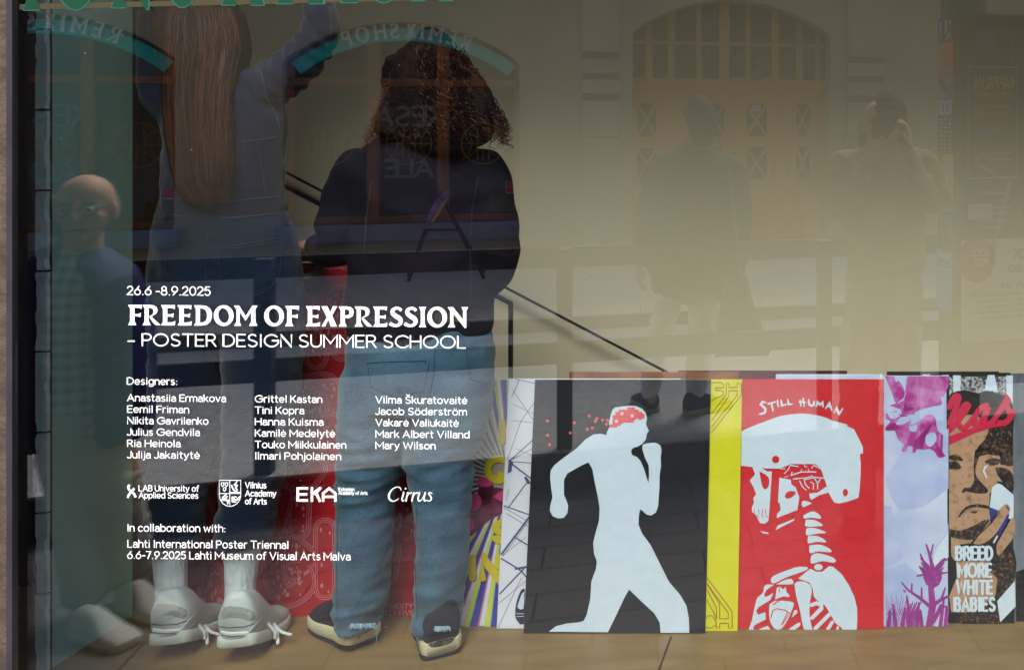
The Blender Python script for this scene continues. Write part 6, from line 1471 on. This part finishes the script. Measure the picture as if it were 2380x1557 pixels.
bm = Rm([[(2062, 600, 4.24, 94, .15), (2060, 540, 4.24, 92, .15), (2056, 460, 4.24, 96, .15), (2052, 400, 4.24, 96, .135), (2050, 365, 4.24, 62, .09)],
         [(1995, 395, 4.24, 46, .09), (1962, 385, 4.24, 36, .085), (1950, 440, 4.20, 33, .075), (1958, 488, 4.14, 31, .07), (1988, 440, 4.10, 25, .055), (2022, 372, 4.07, 19, .045)],
         [(2110, 395, 4.24, 46, .09), (2148, 385, 4.24, 36, .085), (2176, 432, 4.20, 31, .075), (2172, 470, 4.14, 30, .07), (2142, 425, 4.10, 25, .055), (2120, 370, 4.08, 19, .045)]])
fuse('overshirt', bm, mOv, PF, .010, 2, crease((9, 9, 13), .017, 6))
bm = Rm([[(2024, 372, 4.20, 22, .05), (2045, 384, 4.16, 26, .05), (2072, 372, 4.20, 22, .05)]]); fuse('collar', bm, mTee, PF, .009, 3)
bm = Rm([[(2055, 600, 4.24, 84, .13), (2055, 680, 4.24, 90, .135), (2055, 740, 4.24, 88, .12)], [(2010, 720, 4.24, 49, .115), (1998, 860, 4.24, 47, .11), (1994, 1020, 4.24, 45, .10), (1994, 1200, 4.24, 40, .09)], [(2100, 720, 4.24, 46, .115), (2098, 860, 4.24, 44, .11), (2096, 1020, 4.24, 42, .10), (2096, 1200, 4.24, 38, .09)]])
TF = fuse('trousers', bm, mCg, PF, .011, 4, crease((8, 8, 20), .010, 8))
for x0, x1 in ((1950, 1985), (2110, 2142)):
    bm = Rm([[((x0 + x1) / 2, 765, 4.20, 17, .10), ((x0 + x1) / 2, 830, 4.20, 17, .10)]]); fuse('pocket', bm, mCg, TF, .011, 2)
bm = Rm([[(2064, 238, 4.21, 33, .095), (2065, 250, 4.21, 41, .112), (2066, 272, 4.20, 43, .115)]]); CP = fuse('cap', bm, mCap, PF, .007, 2)
bm = Rm([[(2030, 282, 4.13, 10, .02), (2064, 270, 4.06, 14, .02), (2098, 280, 4.13, 10, .02)]]); from_bm('brim', bm, mCap, CP, True)
bm = Rm([[(2008, 286, 4.25, 9, .07), (2004, 325, 4.26, 9, .06), (2010, 362, 4.27, 8, .05)], [(2100, 290, 4.24, 10, .08), (2102, 330, 4.25, 9, .07)], [(2060, 290, 4.29, 36, .05), (2058, 350, 4.29, 32, .04)]]); fuse('hair', bm, mHairD, PF, .008, 2, lambda c: .003 * noise.noise(c * 60))
for x_ in (1992, 2094):
    d_ = 4.24; p_ = R(x_, 1200, d_); p_.z = GZ + .002
    shoe(PF, True, Vector((p_.x, p_.y - .09, GZ + .002)), Vector((p_.x, p_.y + .19, GZ + .002)), .105, .11, mat('black_boot', (36, 34, 32), .6), mRub, None, .03)
# the camera (its lens front is where the picture is taken from)
mCamB = mat('camera_black', (26, 26, 26), .45, (20, 20, 20), 30, spec=.4)
CM = empty('camera', (0.004, -2.09, EYE - .02), 'black camera with lens held up to the eye of the person in a cap', 'camera')
bm = bmesh.new(); box(bm, (-.062, -2.115, EYE - .058), (.068, -2.068, EYE + .030)); bevel(bm, .008, 3); from_bm('body', bm, mCamB, CM, True)
bm = bmesh.new(); box(bm, (-.022, -2.112, EYE + .0305), (.026, -2.070, EYE + .052)); bevel(bm, .008, 3); from_bm('viewfinder', bm, mCamB, CM, True)
bm = bmesh.new()
tube(bm, [(0, -2.067, EYE - .012, .036), (0, -2.048, EYE - .012, .035), (0, -2.036, EYE - .012, .037)], 32, 1, ref=(1, 0, 0), cap=False); from_bm('lens', bm, mCamB, CM, True)
bm = bmesh.new(); tube(bm, [(0, -2.0355, EYE - .012, .029), (0, -2.033, EYE - .012, .024)], 32, 1, ref=(1, 0, 0), cap=False); from_bm('lens_glass', bm, mat('lens_glass_dark', (14, 16, 22), .08, spec=.6), CM, True)
bm = bmesh.new(); tube(bm, [(.045, -2.09, EYE + .03, .009), (.045, -2.09, EYE + .036, .009)], 16, 1, ref=(1, 0, 0)); from_bm('dial', bm, mCamB, CM, True)

# ---------------------------------------------------------------- elderly man passing close by, mirrored in the glass
dE = 3.45
mNav = mat('navy_jacket', (40, 52, 120), .7, (28, 34, 76), 7, bump=.1); mPale = mat('pale_chinos', (190, 180, 160), .9, (178, 168, 150), 6, bump=.1); mPk = mat('pink_bag_cloth', (214, 146, 190), .8, (206, 168, 196), 5)
def plaid():
    m = mat('plaid_shirt', (150, 168, 186), .9)
    nt = m.node_tree; b = nt.nodes['Principled BSDF']; tc = nt.nodes.new('ShaderNodeTexCoord')
    mix = None
    for ax, rot in (('x', (0, 0, 0)), ('z', (0, PI / 2, 0))):
        mp = nt.nodes.new('ShaderNodeMapping'); mp.inputs['Rotation'].default_value = rot; wv = nt.nodes.new('ShaderNodeTexWave'); wv.inputs['Scale'].default_value = 7.5
        cr = nt.nodes.new('ShaderNodeValToRGB'); cr.color_ramp.interpolation = 'CONSTANT'; cr.color_ramp.elements[0].color = lin((206, 216, 222)); cr.color_ramp.elements[1].color = lin((78, 104, 140)); cr.color_ramp.elements[1].position = .6
        nt.links.new(tc.outputs['Object'], mp.inputs['Vector']); nt.links.new(mp.outputs['Vector'], wv.inputs['Vector']); nt.links.new(wv.outputs['Color'], cr.inputs['Fac'])
        if mix is None: mix = cr.outputs['Color']
        else:
            mx = nt.nodes.new('ShaderNodeMixRGB'); mx.inputs['Fac'].default_value = .5; nt.links.new(mix, mx.inputs['Color1']); nt.links.new(cr.outputs['Color'], mx.inputs['Color2']); nt.links.new(mx.outputs['Color'], b.inputs['Base Color'])
    return m
mPl = plaid()
bm = bmesh.new()
c = R(190, 488, dE); eE = head_tubes(bm, c, (.45, 1, 0), (0, 0, 1), .25)
for pts in ([(182, 610, dE, 40, .06), (186, 545, dE, 38, .055)], [(180, 960, dE, 74, .09), (178, 780, dE, 78, .09), (180, 690, dE, 60, .065)], [(100, 700, dE, 28), (82, 790, dE, 26), (92, 920, dE - .04, 24), (100, 960, dE - .05, 18)], [(240, 690, dE + .12, 28), (250, 790, dE + .14, 26), (250, 930, dE + .12, 24), (246, 1040, dE + .10, 18)],
            [(150, 960, dE, 60, .09), (170, 1160, dE, 44, .07), (196, 1370, dE, 28, .05)], [(215, 960, dE, 60, .09), (270, 1160, dE + .05, 44, .07), (300, 1330, dE + .1, 28, .05)]):
    tube(bm, ptube(True, pts), 14, 3)
hand_tubes(bm, R(246, 1042, dE + .10), (-.1, 0, -1), (-1, 0, 0), curl=1.2, side=1); hand_tubes(bm, R(101, 962, dE - .05), (.1, .1, -1), (1, 0, 0), curl=.5, side=-1)
PE = body(bm, 'person', 'elderly balding person with glasses, open navy jacket and plaid shirt near the partition', None, .008, origin=R(195, 1450, dE))
eE(PE)
bm = Rm([[(178, 1000, dE, 92, .115), (178, 800, dE, 96, .12), (180, 660, dE, 84, .105), (184, 598, dE, 44, .065)]]); fuse('plaid_shirt', bm, mPl, PE, .011, 3, crease((6, 6, 12), .006, 2))
bm = Rm([[(114, 1010, dE - .02, 44, .135), (110, 800, dE - .02, 44, .14), (112, 650, dE - .01, 44, .12), (142, 590, dE + .02, 30, .08)], [(286, 1010, dE - .02, 24, .135), (282, 800, dE - .02, 25, .14), (262, 660, dE - .01, 32, .12), (216, 600, dE + .02, 28, .08)], [(180, 1000, dE + .07, 84, .07), (178, 800, dE + .07, 90, .075), (180, 650, dE + .06, 88, .08), (184, 590, dE + .05, 50, .06)],
         [(116, 640, dE, 46, .10), (92, 650, dE, 46, .095), (76, 760, dE, 42, .085), (88, 900, dE - .04, 34, .065), (98, 950, dE - .05, 30, .055)], [(222, 650, dE + .10, 42, .09), (238, 668, dE + .12, 40, .085), (250, 780, dE + .14, 36, .075), (250, 920, dE + .12, 32, .06), (247, 1020, dE + .10, 26, .05)]])
fuse('jacket', bm, mNav, PE, .012, 3, crease((7, 7, 12), .009, 9))
bm = bmesh.new()
fwd_ = Vector((.45, 1, 0)).normalized(); sd__ = fwd_.cross(Vector((0, 0, 1))).normalized(); cE = R(190, 488, dE)
for s_ in (-1, 1):
    tube(bm, [tuple(cE + sd__ * s_ * (.014 + .013 * k) + fwd_ * (.103 - .006 * k) + Vector((0, 0, .027 + .003 * math.sin(k * 1.2)))) + (.0042,) for k in range(4)], 8, 3)
from_bm('eyebrow', bm, mat('grey_brow', (110, 106, 100), .9), PE, True)
bm = bmesh.new(); tube(bm, [tuple(cE + sd__ * (.028 * k) + fwd_ * (.106 - .010 * k * k) + Vector((0, 0, -.0635 - .003 * k * k))) + (.0035,) for k in (-1, -.5, 0, .5, 1)], 8, 2)
from_bm('mouth', bm, mat('lip_line', (120, 66, 58), .7), PE, True)
bm = Rm([[(180, 960, dE, 84, .12), (180, 1060, dE, 84, .12)], [(152, 1040, dE, 62, .105), (172, 1180, dE, 52, .09), (192, 1380, dE, 42, .075)], [(214, 1040, dE, 62, .105), (266, 1180, dE + .04, 52, .09), (296, 1340, dE + .1, 42, .075)]])
fuse('trousers', bm, mPale, PE, .012, 3, crease((7, 7, 16), .009, 4))
bm = Rm([[(134, 462, dE + .05, 13, .07), (134, 500, dE + .05, 15, .07), (138, 545, dE + .05, 13, .05)], [(236, 462, dE + .06, 11, .07), (236, 500, dE + .06, 12, .07), (232, 530, dE + .06, 8, .05)], [(180, 470, dE + .11, 46, .05), (180, 505, dE + .11, 48, .05), (180, 555, dE + .10, 42, .045)]]); fuse('grey_hair', bm, mat('thin_grey_hair', (104, 102, 98), .95, (70, 68, 66), 60, bump=.6, bscale=200), PE, .008, 2, lambda c: .003 * noise.noise(c * 70))
bm = bmesh.new()
fw = Vector((.45, 1, 0)).normalized(); sdv = fw.cross(Vector((0, 0, 1))).normalized()
for s_ in (-1, 1):
    q = c + sdv * s_ * .037 + fw * .105 + Vector((0, 0, .004))
    tube(bm, [tuple(q + sdv * .026 * math.cos(a) + Vector((0, 0, .019 * math.sin(a)))) + (.0024,) for a in [2 * PI * k / 16 for k in range(17)]], 6, 1)
    tube(bm, [tuple(c + sdv * s_ * .064 + fw * .10 + Vector((0, 0, .012))) + (.002,), tuple(c + sdv * s_ * .082 - fw * .005 + Vector((0, 0, .010))) + (.002,)], 6, 1)
tube(bm, [tuple(c + sdv * -.012 + fw * .108 + Vector((0, 0, .008))) + (.002,), tuple(c + sdv * .012 + fw * .108 + Vector((0, 0, .008))) + (.002,)], 6, 1)
from_bm('spectacles', bm, mat('spectacle_steel', (70, 74, 80), .3, spec=.6), PE, True)
for (hx, hy), (tx, ty) in (((178, 1478), (250, 1500)), ((285, 1410), (360, 1440))):
    dd = lambda y: (EYE - GZ) * FPX / (y - CY)
    h_, t_ = R(hx, hy, dd(hy)), R(tx, ty, dd(ty)); h_.z = t_.z = GZ + .002
    shoe(PE, True, h_, h_ + (t_ - h_).normalized() * .27, .10, .10, mat('pale_shoe', (196, 196, 186), .7), mWSole, None, .03)
# his pink carrier bag
q = [R(x, y, dE + .06) for x, y in ((218, 1092), (264, 1098), (262, 1330), (208, 1325))]
bm = bmesh.new(); bk = [p + Vector((0, -.09, 0)) for p in q]
hexa(bm, [q[3], q[2], bk[2], bk[3], q[0], q[1], bk[1], bk[0]])
bmesh.ops.subdivide_edges(bm, edges=bm.edges[:], cuts=5, use_grid_fill=True)
for v in bm.verts: v.co += Vector((noise.noise(v.co * 8), noise.noise(v.co * 8 + Vector((3, 3, 3))), noise.noise(v.co * 5))) * .014
PBG = tag(from_bm('carrier_bag', bm, mPk, None, True), 'soft pink carrier bag hanging from the elderly person\'s hand', 'bag')
bm = bmesh.new(); tube(bm, [tuple(R(226, 1095, dE + .10)) + (.006,), tuple(R(244, 1062, dE + .10)) + (.006,), tuple(R(262, 1098, dE + .10)) + (.006,)], 8, 4); from_bm('handle', bm, mPk, PBG, True)
